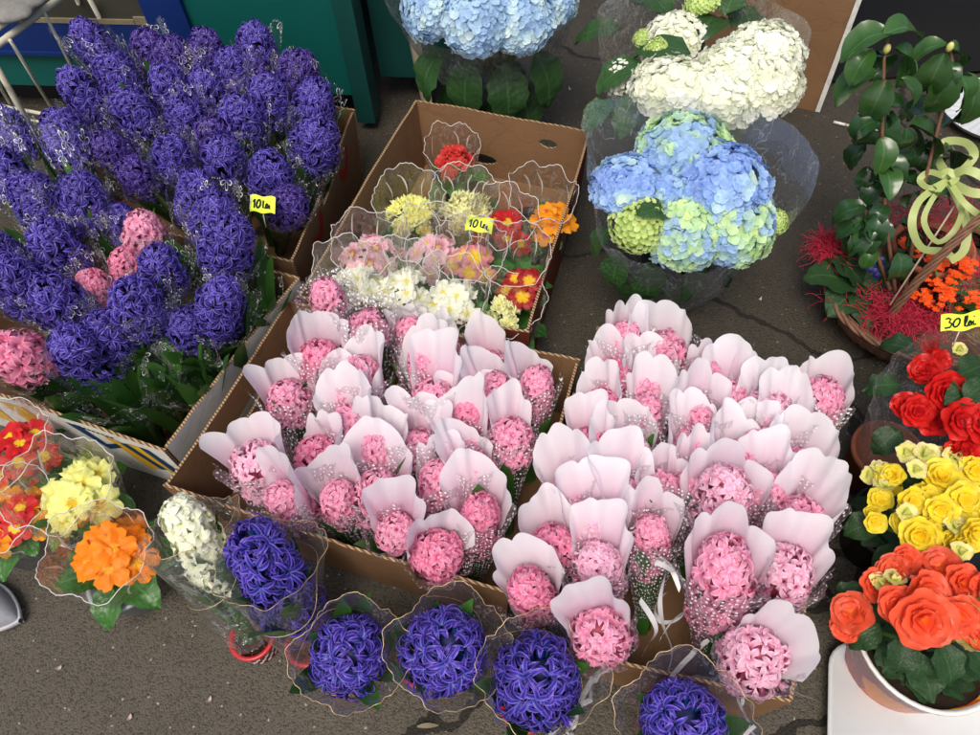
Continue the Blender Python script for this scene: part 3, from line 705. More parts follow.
rowsA = [
 [(330, 306, dict(wrap='dots', hs=.85, lean=.3)), (411, 335, dict(hs=.8, back=120, wsc=.75, z=.2)), (448, 346, dict(hs=.78, wsc=.75, z=.2)), (489, 358, dict(hs=.78, wsc=.75, z=.2))],
 [(320, 354, dict(colour=hp, back=115, label='bright pink hyacinth against tall square paper near the top left corner of left box')), (368, 331, dict(wrap='dots', hs=.9)), (425, 362, dict(back=60)), (497, 390, dict(hs=.8, back=110, wsc=.9)), (536, 384, dict(hs=.82, back=115, wsc=.82, dx=-.02))],
 [(287, 394, dict(hs=.9, back=110)), (343, 393, dict(hs=.8)), (364, 380, dict(hs=1.0, vi=3, colour='pink', back=60)), (433, 392, dict(back=70)), (470, 406, dict(colour=hp, hs=.95, back=85))],
 [(316, 451, dict(colour=hp, back=55)), (349, 424, dict(hs=.8, back=60)), (376, 447, dict(hs=.88, back=45)), (415, 440, dict(hs=.85, back=60)), (462, 438, dict(hs=.85, back=75)), (512, 434, dict(hs=.92, back=115, wsc=.85, dx=-.02, label='pink hyacinth under a tall white paper hood by the right wall of left box'))],
 [(255, 464, dict(hs=1.1, vi=1, colour=pp, back=105, label='large pale pink hyacinth under dotted film in the left front corner of left box')), (338, 497, dict(vi=3, hs=.85)), (378, 489, dict(hs=1.0, vi=1, back=50)), (438, 480, dict(hs=.9)), (474, 470, dict(hs=.8, back=110, wsc=.85)), (479, 515, dict(colour=hp, back=70))],
 [(287, 500, dict(hs=.9, colour='pink', back=50)), (396, 527, dict(hs=.8)), (438, 552, dict(hs=1.0, colour=hp, vi=0, back=95, label='bright pink hyacinth open to the front rim at the bottom of left box'))],
]
boxrow(rowsA, BOXA, .235, 'pink hyacinths in the left box', 'wrapped pink hyacinth, %s from left in %s row from back, left pink box')
rowsC = [
 [(625, 341, dict(hs=.85)), (666, 345, dict(hs=.95)), (704, 380, dict(vi=3, hs=.85, back=75)), (768, 409, dict(colour=pp, hs=1.1, vi=1, back=95, label='pale pink hyacinth in front of a tall paper cone, back right of right box')), (822, 394, dict(hs=.95, vi=1, back=60))],
 [(611, 371, dict(colour=hp, wsc=.85, dx=.02)), (648, 381, dict(hs=.95)), (731, 398, dict(hs=.7)), (785, 425, dict(hs=.7))],
 [(601, 402, dict(hs=.85, colour=hp, wsc=.85, back=75, dx=.02)), (646, 410, dict(hs=.8)), (700, 418, dict(hs=.75)), (757, 448, dict(hs=.8)), (803, 462, dict(hs=.95, colour='pink', back=75))],
 [(588, 442, dict(hs=.86, colour=hp, wsc=.85, back=75, dx=.02)), (631, 449, dict(hs=1.02, colour=pp)), (690, 446, dict(hs=.75, wseed=3)), (735, 462, dict(hs=.8))],
 [(570, 485, dict(hs=.85, wsc=.85, back=70, dx=.02)), (625, 496, dict(hs=.92, colour=pp)), (663, 490, dict(hs=.8, vi=3)), (690, 480, dict(hs=.75)), (765, 490, dict(hs=.85)), (721, 500, dict(hs=1.15, colour=pp, vi=3, back=95, wsc=1.1, z=.265, label='tall pale pink hyacinth in the widest white paper cone of right box')), (803, 512, dict(hs=1.0, back=70))],
 [(552, 540, dict(colour=hp, hs=.9, back=100)), (594, 525, dict(colour=pp, hs=.95)), (650, 535, dict(hs=.8, colour='pink')), (785, 570, dict(colour=pp, hs=1.1, back=65, vi=1, z=.25))],
 [(530, 590, dict(colour=hp, hs=.92, back=110, z=.24, label='bright pink hyacinth in crumpled silvery paper between the two pink boxes')), (597, 567, dict(hs=1.0, back=70, colour=pp)), (722, 578, dict(colour='pink', hs=1.15, vi=4, back=95, ribbon=True, z=.27, hz=1.25, label='long pink hyacinth with white ribbon curls in the centre front of right box'))],
 [(598, 632, dict(hs=1.0, colour='pink', vi=1, ribbon=True, back=95, z=.25, label='pink hyacinth in crumpled film over the left front rim of right box')), (757, 655, dict(colour=pp, hs=1.15, vi=1, back=55, ribbon=True, z=.25, label='pale pink hyacinth with dotted film at the right front corner of right box'))],
]
boxrow(rowsC, BOXC, .24, 'pink hyacinths in the right box', 'wrapped pink hyacinth, %s from left in %s row from back, right pink box')
random.seed(77)
rb = [o for o in bpy.data.objects if o.get('label', '').startswith('long pink hyacinth with white')][0]
bpy.context.view_layer.update()
inv = rb.matrix_basis.inverted() if rb.rotation_mode != 'QUATERNION' else (Matrix.Translation(rb.location) @ rb.rotation_quaternion.to_matrix().to_4x4()).inverted()
for (pl) in ([(655, 562, .24), (668, 568, .23), (682, 580, .2), (690, 600, .18), (680, 618, .17), (662, 622, .18), (655, 608, .19), (668, 590, .2)], [(660, 640, .17), (672, 622, .18), (690, 610, .18), (705, 622, .17), (715, 640, .17), (712, 655, .16)],
             [(693, 600, .2), (705, 618, .19), (716, 636, .18), (730, 650, .2), (742, 672, .2)], [(665, 575, .2), (660, 600, .2), (663, 625, .18), (672, 650, .16), (668, 672, .15)], [(640, 600, .24), (652, 618, .24), (656, 632, .23), (648, 645, .22), (640, 660, .21)],
             [(700, 645, .18), (720, 632, .19), (745, 620, .2), (760, 600, .22)], [(680, 590, .21), (672, 570, .22), (660, 556, .24), (650, 548, .26)]):
    P_ = [inv @ at(*q) for q in pl]; pts = []
    for i in range(len(P_)-1):
        p0, p1, p2, p3 = P_[max(0, i-1)], P_[i], P_[i+1], P_[min(len(P_)-1, i+2)]
        for f in (0, .2, .4, .6, .8): pts.append(.5*((2*p1)+(p2-p0)*f+(2*p0-5*p1+4*p2-p3)*f*f+(3*p1-p0-3*p2+p3)*f**3))
    wv = [(Vector((.5+.5*sin(i*.35), .6*cos(i*.3), .7))).normalized()*.0042 for i in range(len(pts))]
    k = MB(); k.strip(pts, wv); k.build('ribbon', 'ribbon', rb)
# ------------------------------------------------------------------ purple hyacinths
random.seed(23)
def purp(lst, quad, grp, lab):
    c = Vector((sum(a[0] for a in quad)/4, sum(a[1] for a in quad)/4))
    for i, it in enumerate(lst):
        px, py, vi = it[:3]; kw = dict(it[3]) if len(it) > 3 else {}
        z = kw.pop('z', .30); H = at(px, py, z); p = Vector((H.x, H.y)); b = inquad(c.lerp(p, .62), quad, .05)
        lb = kw.pop('label', None) or lab % it[4] if len(it) > 4 else kw.pop('label', '')
        kw.setdefault('hs', U(.92, 1.05)); kw.setdefault('colour', 'purple'); kw.setdefault('leaves', 3)
        hyacinth(px, py, z, b, vi=vi, label=lb, wrap='lace', group=grp, **kw)
E_ = [
 (103, 58, 3, dict(z=.36, hs=.95, label='topmost long purple hyacinth leaning towards the white wire rack')),
 (122, 82, 1, dict(z=.33, label='purple hyacinth just below and right of the topmost long one')),
 (91, 104, 3, dict(z=.31, label='purple hyacinth at the left edge of the back box beside the rack')),
 (153, 56, 0, dict(z=.33, colour='violet', label='dark purple round hyacinth in front of the blue pillar')),
 (209, 54, 0, dict(z=.33, colour='violet', label='dark purple round hyacinth in front of the teal and blue joint')),
 (257, 52, 1, dict(z=.33, label='purple hyacinth in the back row before the teal panel')),
 (252, 74, 0, dict(z=.30, colour='violet', label='dark purple hyacinth right under the back row')),
 (297, 80, 1, dict(z=.32, colour='violet', label='purple hyacinth at the right end of the back row')),
 (172, 92, 2, dict(label='bright purple round hyacinth above the middle of the back box')),
 (209, 95, 1, dict(label='purple hyacinth right of the bright round one in the back box')),
 (242, 98, 0, dict(colour='violet', z=.28, label='shaded purple hyacinth in the middle of the back box')),
 (313, 108, 2, dict(label='purple hyacinth above the bright one on the right wall')),
 (189, 124, 1, dict(label='purple hyacinth above the one with a yellow scrap')),
 (244, 126, 1, dict(label='upright purple hyacinth right of centre in the back box')),
 (314, 146, 1, dict(hs=1.05, label='bright purple round hyacinth next to the red printed right wall')),
 (115, 152, 0, dict(hs=.85, colour='violet', label='small dark purple hyacinth on the left of the back box')),
 (139, 178, 0, dict(hs=.85, colour='violet', z=.28, label='small dark purple hyacinth below the other small one')),
 (176, 160, 2, dict(label='purple hyacinth with a yellow scrap in its centre')),
 (226, 163, 1, dict(label='round purple hyacinth in the middle front of the back box')),
 (270, 177, 2, dict(label='round purple hyacinth above the first yellow price tag')),
 (140, 118, 1, dict(z=.29, label='purple hyacinth between the long left ones and the bright round one')),
 (216, 142, 0, dict(z=.28, colour='violet', label='dim purple hyacinth just above the round one in the middle')),
 (270, 104, 1, dict(z=.31, label='purple hyacinth between the shaded middle one and the right end')),
 (178, 68, 1, dict(z=.31, colour='violet', label='purple hyacinth tucked between the two dark round ones in the back row')),
 (233, 78, 1, dict(z=.31, label='purple hyacinth behind the shaded middle one')),
 (288, 206, 0, dict(z=.26, hs=.9, colour='violet', label='purple hyacinth half hidden right of the price tag')),
]
purp(E_, BOXE, 'purple hyacinths in the back box', '%s')
D_ = [
 (68, 142, 1, dict(z=.31, label='purple hyacinth standing in front of the white rack foot')),
 (12, 138, 1, dict(z=.31, label='purple hyacinth at the left picture edge below the rack')),
 (4, 175, 0, dict(z=.29, label='purple hyacinth cut by the left edge, below the highest one there')),
 (86, 204, 1, dict(z=.31, label='purple hyacinth above the silvery flower print, left box')),
 (198, 200, 2, dict(z=.3, hs=.95, label='purple hyacinth at the top of the central column of blooms')),
 (216, 224, 1, dict(z=.31, label='second purple hyacinth down in the central column of blooms')),
 (226, 247, 1, dict(z=.31, label='third purple hyacinth down in the central column of blooms')),
 (60, 251, 2, dict(z=.3, hs=1.05, label='wide purple hyacinth left of the pale pink ones')),
 (3, 262, 0, dict(z=.28, label='dim purple hyacinth at the left edge')),
 (163, 272, 2, dict(z=.3, label='purple hyacinth right of the coral pink ones')),
 (20, 288, 1, dict(z=.3, label='purple hyacinth above the large pink one at the left edge')),
 (62, 306, 1, dict(z=.3, label='purple hyacinth in the middle left of the white box')),
 (137, 308, 2, dict(z=.31, hs=1.08, label='large open purple hyacinth in the centre of the white box')),
 (219, 312, 3, dict(z=.27, hs=1.0, label='long purple hyacinth hanging at the right wall of the white box')),
 (88, 358, 3, dict(z=.27, hs=1.05, label='long purple hyacinth at the front wall of the white box')),
 (23, 358, 3, dict(z=.27, hs=1.05, colour='hotpink', leaves=4, label='large pink hyacinth at the front left of the white box')),
 (96, 289, 0, dict(z=.28, hs=.72, colour='hotpink', label='small coral pink hyacinth between two purple ones')),
 (127, 268, 0, dict(z=.28, hs=.7, colour='hotpink', label='small pink hyacinth left of the purple one in the white box')),
 (146, 238, 1, dict(z=.28, hs=.85, colour='pink', label='pink hyacinth highest of the three small pink ones')),
 (40, 205, 1, dict(z=.29, label='dim purple hyacinth between the left edge and the silvery print')),
 (188, 330, 1, dict(z=.24, hs=.8, label='low purple hyacinth between the large open one and the long one')),
 (110, 335, 0, dict(z=.28, label='purple hyacinth just above the long one at the front wall')),
 (122, 224, 0, dict(z=.26, hs=.7, colour='purple', label='half hidden purple hyacinth behind the silvery prints')),
]
purp(D_, BOXD, 'purple hyacinths in the white box', '%s')
# extra leafy hyacinths with no open bloom in view, low in the boxes
for (px, py, lb) in [(135, 105, 'green hyacinth leaves between the top blooms of the back box'), (265, 130, 'tall green hyacinth leaves beside the right blooms of the back box'), (285, 255, 'green hyacinth leaves at the right wall of the white box'), (150, 385, 'green hyacinth leaves at the front right corner of the white box'), (180, 350, 'green hyacinth leaves below the large open purple bloom'), (300, 180, 'green hyacinth leaves under the bright bloom by the red printed wall'), (262, 300, 'green hyacinth leaves right of the long purple bloom in the white box'), (235, 345, 'green hyacinth leaves just below the long purple bloom in the white box'), (120, 400, 'green hyacinth leaves against the front wall of the white box'), (50, 395, 'green hyacinth leaves under the large pink bloom'), (195, 385, 'green hyacinth leaves in the very corner of the white box'), (200, 170, 'green hyacinth leaves behind the price tag, low in the back box'), (30, 230, 'green hyacinth leaves at the left edge between purple blooms')]:
    H = at(px, py, .2); b = inquad((H.x, H.y), BOXE if py < 215 else BOXD, .05); r = thing('hyacinth_plant', lb, 'plant', (b.x, b.y, .03), 'leafy hyacinths')
    for k in range(9):
        a = 2*pi*k/9+U(-.3, .3); inst(random.choice(STRAP), 'leaf', r, TRS((cos(a)*.018, sin(a)*.018, 0), rz(a-pi/2) @ rx(U(-.25, .0)), (1.3, 1, U(.9, 1.15))))
    inst(LACE[k % 5], 'cellophane', r, TRS((0, 0, 0), rz(U(0, 6)), (1, 1, .95)))

# ------------------------------------------------------------------ front row on the asphalt
random.seed(31)
def dashes(h, r0, r1):
    mb = MB()
    for j in range(4):
        z = h*(.2+.2*j)
        for i in range(14):
            a = 2*pi*(i+.5*(j % 2))/14; rr = r0+(r1-r0)*z/h/.86+.0008
            mb.grid(lambda u, v: ((cos(a+(u-.5)*.22)*rr, sin(a+(u-.5)*.22)*rr, z+(v-.5)*.006+(u-.5)*.004),), 3, 1)
    return mb.build('print', 'whiteline', link=False).data
DASH = dashes(.06, .03, .035); RPOT = ring_pot(.03, .035, .06, 'redpot')
sd = MB(); sd.grid(lambda u, v: ((cos(2*pi*u)*v*.031, sin(2*pi*u)*v*.031, .05+.003*sin(u*40)*v),), 20, 4, True); SOILD = sd.build('soil', 'soil', link=False).data
FR = [
 (200, 545, .21, (262, 646), 'whitep', 0, 1.12, 'white hyacinth with a greenish centre in clear film, in front of the left box', 135, 1.25),
 (276, 580, .22, (316, 652), 'indigo', 4, 1.2, 'tall blue purple hyacinth leaning left, beside the white one', 115, 1.4),
 (349, 655, .22, (345, 668), 'indigo', 0, 1.2, 'round blue purple hyacinth between the tall one and the next round one', 100, 1.0),
 (445, 650, .22, (425, 672), 'indigo', 1, 1.3, 'wide round blue purple hyacinth in the middle of the front row', 90, 1.0),
 (537, 680, .225, (525, 715), 'indigo', 1, 1.28, 'blue purple hyacinth at the bottom, below the gap between the pink boxes', 85, 1.2),
 (682, 722, .225, (668, 750), 'indigo', 2, 1.25, 'blue purple hyacinth cut by the bottom edge in front of the right box', 85, 1.0),
]
for (px, py, z, bp, colr, vi, hs, lb, bk, hz_) in FR:
    b = at(bp[0], bp[1], .0)
    r = hyacinth(px, py, z, (b.x, b.y), colr, lb, vi, hs, 'clear', bk, 8, 'potted hyacinths along the front', zb=.05, wsc=.95, hz=hz_)
    ax = r.rotation_quaternion.to_matrix(); inv = ax.inverted()
    m = TRS(inv @ Vector((0, 0, -.05)), inv)
    o = inst(RPOT, 'pot', r, m); inst(DASH, 'print', o); inst(SOILD, 'soil', o)
    # gold twine curling round the wrap
    k = MB(); pts = []
    ph = U(0, 6)
    for i in range(46):
        t = i/45; a_ = ph+t*7; pts.append((cos(a_)*(.045+.03*t)+.006*sin(t*23), sin(a_)*(.045+.03*t), .05+.15*t+.012*sin(t*19)))
    k.tube(pts, .0005, 4); k.build('twine', 'gold', r)

# ------------------------------------------------------------------ disk flowers (primrose etc.)
def disk_flower(mb, M, Rr, npet=5, notch=.22, ruffle=.12, cup=.15, rnd=.5, nr=4, na=40, layers=1, under=True):
    for L_ in range(layers):
        sc = 1-.28*L_; ph = U(0, 6); off = Vector((U(0, 9), U(0, 9), 0)); zz = .004*L_*Rr/.018
        def fn(u, v):
            a = 2*pi*u; pp = abs(cos(npet*a/2)); lobe = .68+.32*(pp**.45); nt_ = notch*max(0, pp-.93)/.07*.35
            r = Rr*sc*v*(lobe-nt_ if v > .4 else 1*.9+.1*lobe)
            over = .12*Rr*sin(npet*a)*v
            z = zz + Rr*(cup*v*v + ruffle*noise.noise(Vector((cos(a)*3*v, sin(a)*3*v, 0))*1.6+off)*v*1.6) + over*.5 - .12*Rr*(v > .99)
            return ((r*cos(a+ph), r*sin(a+ph), z), (v, 1-pp, rnd))
        mb.grid(fn, na, nr, True, 0, M)
def fl_mesh(mat, seed, Rr=.02, **kw):
    random.seed(seed); mb = MB(); disk_flower(mb, None, Rr, rnd=R(), **kw); return mb.build('flower', mat, link=False).data
FLM = {}
def flm(mat, Rr=.02, **kw):
    if mat not in FLM: FLM[mat] = [fl_mesh(mat, i*3+len(mat), Rr, **kw) for i in range(3)]
    return FLM[mat]
PLEAF = [leaf_mesh(.085, .026, U(.5, 1.1), .18, 60+i, 'prleaf', shape='oval', wave=.003) for i in range(4)]
GPOT = ring_pot(.038, .052, .085, 'greypot'); BPOT = ring_pot(.038, .052, .085, 'blackplastic')
WR = []
for i in range(4):
    m_, f_ = wrap_mesh(60+i, 'clear', arc=360, r0=.05, r1=.078, z0=.02, z1=.142, back=.03, lobes=7, amp=.012, wr=.008, square=.1, nu=60, nv=10, expo=.9)
    tw = MB(); twine(tw, f_, .0008, n=120)
    sw = MB()
    random.seed(i)
    for k in range(9):
        u0 = (k+U(-.2, .2))/9; du = U(.02, .035)*random.choice((-1, 1)); pts = [Vector(f_((u0+du*sin(t/7*2.2)) % 1, .9-.28*t/7)[0])*1.004 for t in range(8)]
        wv = []
        for t in range(8):
            d = (pts[min(t+1, 7)]-pts[max(0, t-1)]).normalized(); nrm = Vector((pts[t].x, pts[t].y, 0)).normalized(); wv.append(d.cross(nrm).normalized()*.0017)
        sw.strip(pts, wv, taper=True)
    WR.append((m_.build('cellophane', 'clear', link=False).data, tw.build('white_edge', 'whiteline', link=False).data, sw.build('print', 'whiteline', link=False).data))
def primrose(px, py, zh, label, mats, nfl=8, spread=.04, fs=1.0, group='potted primroses in the box', pot=BPOT, wrap=True, ws=1.0, dome=.5, nl=7, ls=1.0, flk={}, base=None, wi=None, zb=0.0, tilt=(0, 0), fR=.02):
    C = at(px, py, zh); b = Vector((C.x, C.y-.0, zb)) if base is None else Vector((*base, zb))
    r = thing('primrose', label, 'primrose', b, group)
    r.rotation_euler = (tilt[0], tilt[1], 0)
    lc = r.rotation_euler.to_matrix().inverted() @ (C-b); h = lc.z
    inst(pot, 'pot', r)
    k = MB(); k.grid(lambda u, v: ((cos(2*pi*u)*v*.046, sin(2*pi*u)*v*.046, .072+.004*sin(u*30)),), 16, 3, True); k.build('soil', 'soil', r)
    for k in range(nl):
        a = 2*pi*(k+U(-.25, .25))/nl; inst(random.choice(PLEAF), 'leaf', r, TRS((lc.x*.6+cos(a)*.012, lc.y*.6+sin(a)*.012, h-.06), rz(a-pi/2) @ rx(-U(.7, 1.15)), (ls*U(.9, 1.2),)*3))
    for k in range(nfl):
        rr = spread*1.1*sqrt((k+.35)/nfl); a = k*2.4+U(-.3, .3); x, y = cos(a)*rr, sin(a)*rr
        z = h+.02-(rr/spread)**2*.028*dome*2+U(-.005, .005)
        nrm = Vector((x*dome/.04*1.1+U(-.25, .25), y*dome/.04*1.1-.18+U(-.25, .25), 1)).normalized()
        m = mats[k % len(mats)]
        s = fs*U(1.1, 1.42); inst(random.choice(flm(m, fR, **flk)), 'flower', r, TRS((lc.x+x, lc.y+y, z), nrm.to_track_quat('Z', 'Y').to_matrix() @ rz(U(0, 6)), (s, s, s)))
    k = MB()
    for j in range(6):
        a = j*1.05; k.tube([(cos(a)*.008, sin(a)*.008, .07), (lc.x+cos(a)*spread*.5, lc.y+sin(a)*spread*.5, h)], .0022, 5)
    k.build('stem', 'stem', r)
    if wrap:
        i = random.randrange(4) if wi is None else wi; c_, t_, s_ = WR[i]; m = TRS((lc.x*.5, lc.y*.5, 0), rz(U(0, 1.2)), (ws, ws, max(.8, (h+.03)/.15)))
        o = inst(c_, 'cellophane', r, m); inst(t_, 'white_edge', o); inst(s_, 'print', o)
    return r
random.seed(41)
dbl = dict(layers=2, ruffle=.35, cup=.3)
flm('yellow', .024, npet=5, ruffle=.25, cup=.1); flm('orange', .026, npet=5, ruffle=.22, cup=.15)
flm('redrose', .02, **dbl); flm('paleyellow', .02, layers=3, ruffle=.5, cup=.3)
MT['yellow2'] = MT['yellow']; flm('yellow2', .02, layers=2, ruffle=.45, cup=.3)
flm('whitepr', .021, ruffle=.25)
zt = .19
primrose(453, 160, .15, 'small red primrose with two dark leaves at the back of the primrose box', ['redrose'], 9, .034, .85, zb=.012, ls=.8, nl=5, ws=.85)
primrose(410, 212, .18, 'lemon yellow double primrose, left of the two pale yellow ones', ['yellow2'], 12, .045, .95, zb=.012, dome=.7)
primrose(465, 210, .18, 'pale yellow double primrose beside the price tag, behind the red one', ['paleyellow'], 12, .045, .95, zb=.012, dome=.7)
primrose(502, 230, .18, 'bright red primrose with yellow eyes beside the price tag', ['red'], 6, .045, 1.15, zb=.012)
primrose(553, 220, .18, 'orange primrose at the right wall of the primrose box', ['orange2'], 8, .036, 1.0, zb=.012, ls=.65, base=(at(545, 222, .1).x-.03, at(545, 222, .1).y))
primrose(372, 255, .19, 'soft pink primrose with dark pink eyes, leftmost in its box', ['pinkpr', 'pinkpale'], 10, .055, 1.0, zb=.012)
primrose(434, 252, .19, 'pink primrose with dark eyes in the middle of the primrose box', ['pinkpr', 'pinkpale', 'pinkpale'], 8, .045, 1.0, zb=.012)
primrose(471, 264, .19, 'golden primrose with pink edged petals', ['goldpink'], 7, .042, 1.0, zb=.012)
primrose(524, 287, .19, 'maroon primrose with golden eyes among large green leaves', ['redgold'], 5, .034, 1.05, zb=.012, ls=.85, nl=9, base=(at(516, 290, .05).x-.02, at(516, 290, .05).y))
primrose(354, 286, .2, 'white primrose at the left, behind the pink hyacinths', ['whitepr'], 10, .048, 1.0, zb=.012)
primrose(403, 288, .2, 'white primrose with yellow eyes, middle one of the white row', ['whitepr'], 8, .042, .95, zb=.012)
primrose(452, 302, .2, 'greenish white primrose right of the middle white one', ['whitepr'], 8, .045, 1.05, zb=.012)
primrose(506, 315, .16, 'pale green primrose in crumpled film at the front right corner of its box', ['paleyellow'], 5, .03, .9, zb=.012)
# left foreground on the ground
def gb(px, py): p = at(px, py, 0); return (p.x, p.y)
primrose(80, 490, .17, 'lemon yellow primrose in film with white edging, in front of the white box', ['yellow'], 8, .052, 1.15, 'potted primroses on the ground', GPOT, ws=1.15, base=gb(100, 535), wi=0)
primrose(112, 553, .15, 'orange primrose in film and a pale pot, nearest the shoe', ['orange'], 7, .046, 1.1, 'potted primroses on the ground', GPOT, ws=1.1, base=gb(140, 595), wi=1, ls=1.1)
primrose(20, 450, .17, 'red primrose with yellow eyes at the left edge, the farther one', ['red'], 8, .05, 1.2, 'potted primroses on the ground', GPOT, ws=1.15, base=gb(45, 500), wi=2)
primrose(18, 512, .14, 'red and orange primrose at the left edge, the nearer one', ['red', 'orange2'], 8, .055, 1.2, 'potted primroses on the ground', GPOT, ws=1.1, base=gb(35, 550), wi=3)

# ------------------------------------------------------------------ hydrangeas
def hyd_head(seed, mat, rad=.075, n=95, fr=.0155, flat=.66):
    random.seed(seed); mb = MB(); ga = pi*(3-sqrt(5)); seedc = Vector((U(0, 50), U(0, 50), 0))
    for i in range(n):
        u = (i+.5)/n; el = math.asin(1-u*1.15); a = ga*i
        d = Vector((cos(a)*cos(el), sin(a)*cos(el), sin(el))); rr = rad*(1+.10*noise.noise(d*2.2+seedc))*U(.95, 1.05)
        p = Vector((d.x*rr, d.y*rr, d.z*rr*flat)); nn = (d+Vector((U(-.36, .36), U(-.36, .36), U(-.15, .35)))).normalized()
        M = TRS(p, nn.to_track_quat('Z', 'Y').to_matrix() @ rz(U(0, 6)))
        rnd = min(1, max(0, .5+.6*noise.noise(d*2.0+seedc)+U(-.2, .2)))
        for k in range(4):
            aa = k*pi/2+U(-.1, .1); f = fr*U(.85, 1.1); cup = U(.08, .32)
            def fn(u, v, aa=aa, f=f, cup=cup, k=k):
                s = (u-.5)*2; w = f*.62*sin(pi*min(1, .12+v*.82))**.6 if v < 1 else f*.3
                x = f*v*(1-.12*s*s*v); y = s*w
                return ((x*cos(aa)-y*sin(aa), x*sin(aa)+y*cos(aa), f*(cup*v*v+.12*abs(s)*v)+.0005*k), (v, abs(s), rnd))
            mb.grid(fn, 2, 3, False, 0, M)
    mb.grid(lambda u, v: ((cos(2*pi*u)*sin(pi*v)*rad*.8, sin(2*pi*u)*sin(pi*v)*rad*.88, -cos(pi*v)*rad*.85*flat), (0, 0, .5)), 14, 8, True, 0)
    return mb.build('flower_head', mat, link=False).data
HL = [leaf_mesh(.13, .045, U(.4, 1.0), .15, 80+i, 'hyleaf', shape='oval', wave=.004) for i in range(4)]
def loft_wrap(root, base, rb, rim, mat, seed, zb=.02, wr=.015, nu=72, nv=16, expo=.8, line=None, bulge=.0):
    """film from a ring round base (on z=zb) up to a closed rim polyline of world points"""
    off = Vector((seed, seed*1.7, 3)); n = len(rim); rim = [Vector(p) for p in rim]
    def rp(u):
        x = u*n; i = int(x) % n; f = x-int(x); p0, p1, p2, p3 = rim[(i-1) % n], rim[i], rim[(i+1) % n], rim[(i+2) % n]
        return .5*((2*p1)+(p2-p0)*f+(2*p0-5*p1+4*p2-p3)*f*f+(3*p1-p0-3*p2+p3)*f**3)
    cr = sum(rim, Vector())/n; ang0 = atan2(rim[0].y-cr.y, rim[0].x-cr.x)
    def fn(u, v):
        t = rp(u); a = atan2(t.y-cr.y, t.x-cr.x)
        b = Vector((base[0]+cos(a)*rb, base[1]+sin(a)*rb, zb))
        h = v; o = v**expo
        p = Vector((b.x+(t.x-b.x)*o, b.y+(t.y-b.y)*o, b.z+(t.z-b.z)*h))
        d = Vector((cos(a), sin(a), 0)); pl = noise.noise(Vector((a*3.5, v*1.5, 0))+off)+.5*noise.noise(Vector((a*9, v*4, 5))+off)
        p += d*(wr*pl*(.4+.6*v)+bulge*sin(pi*v))
        q = p-root.location
        return (tuple(q), (v, .5, .5), (a*.15, p.z))
    k = MB(); k.grid(fn, nu, nv, True); o = k.build('cellophane', mat, root)
    if line:
        w = MB(); w.tube([Vector(fn(i/100, 1)[0]) for i in range(101)], .0008, 4); w.build('film_edge', line, o)
    return o
def hyd(name, label, base, hds, leaves, rim, mat, seed, pot=True, potr=.07):
    r = thing(name, label, 'hydrangea', (base[0], base[1], 0), 'wrapped hydrangeas'); random.seed(seed)
    for i, (px, py, z, m, s, fl) in enumerate(hds):
        P = at(px, py, z)-r.location
        d = Vector((P.x*1.6, P.y*1.6-.05, .35)).normalized() if fl else Vector((0, 0, 1))
        me = hyd_head(seed+i, m, .075, 150 if m == 'hgreen' else (175 if s > .7 else 70), .0122 if m != 'hgreen' else .0095)
        inst(me, 'flower_head', r, TRS(P, d.to_track_quat('Z', 'Y').to_matrix(), (s, s, s)))
        k = MB(); k.tube([(0, 0, .1), (P.x*.5, P.y*.5, (P.z+.1)*.5), (P.x, P.y, P.z-.02)], .005, 6); k.build('stem', 'stem', r)
    for (px, py, z, ang, tl, s) in leaves:
        P = at(px, py, z)-r.location
        inst(random.choice(HL), 'leaf', r, TRS(P, rz(radians(ang)-pi/2) @ rx(-radians(tl)), (s, s, s)))
    inst(ring_pot(.055, potr, .12, 'blackplastic'), 'pot', r)
    loft_wrap(r, base, potr+.01, rim, mat, seed, wr=.022)
    return r
A = at
hyd('wrapped_hydrangea', 'blue and green hydrangea in grey mesh film right of the primrose box', gb(668, 292),
    [(684, 152, .39, 'hmix', 1.12, 0), (630, 188, .37, 'hblue', .9, 0), (720, 183, .385, 'hblue', 1.1, 0), (676, 192, .37, 'hblue', .75, 0), (638, 224, .355, 'hgreen', .68, 1), (686, 230, .345, 'hmix', .92, 1), (732, 222, .35, 'hmix', 1.0, 1), (777, 222, .33, 'hgreen', .3, 1)],
    [(662, 212, .39, 150, 75, .55), (672, 208, .38, 250, 85, .5), (622, 252, .26, 230, 140, .7), (650, 262, .24, 270, 145, .8), (690, 262, .24, 300, 145, .8), (725, 250, .26, 330, 140, .8), (610, 230, .3, 190, 130, .6), (680, 275, .18, 280, 150, .8), (640, 272, .18, 240, 150, .8), (668, 215, .37, 200, 40, .6), (660, 222, .36, 330, 60, .55)],
    [A(775, 235, .33), A(822, 165, .46), A(770, 112, .48), A(690, 100, .46), A(620, 95, .47), A(584, 118, .46), A(590, 190, .38), A(604, 240, .32), A(650, 266, .3), A(720, 268, .3)], 'greyfilm', 5)
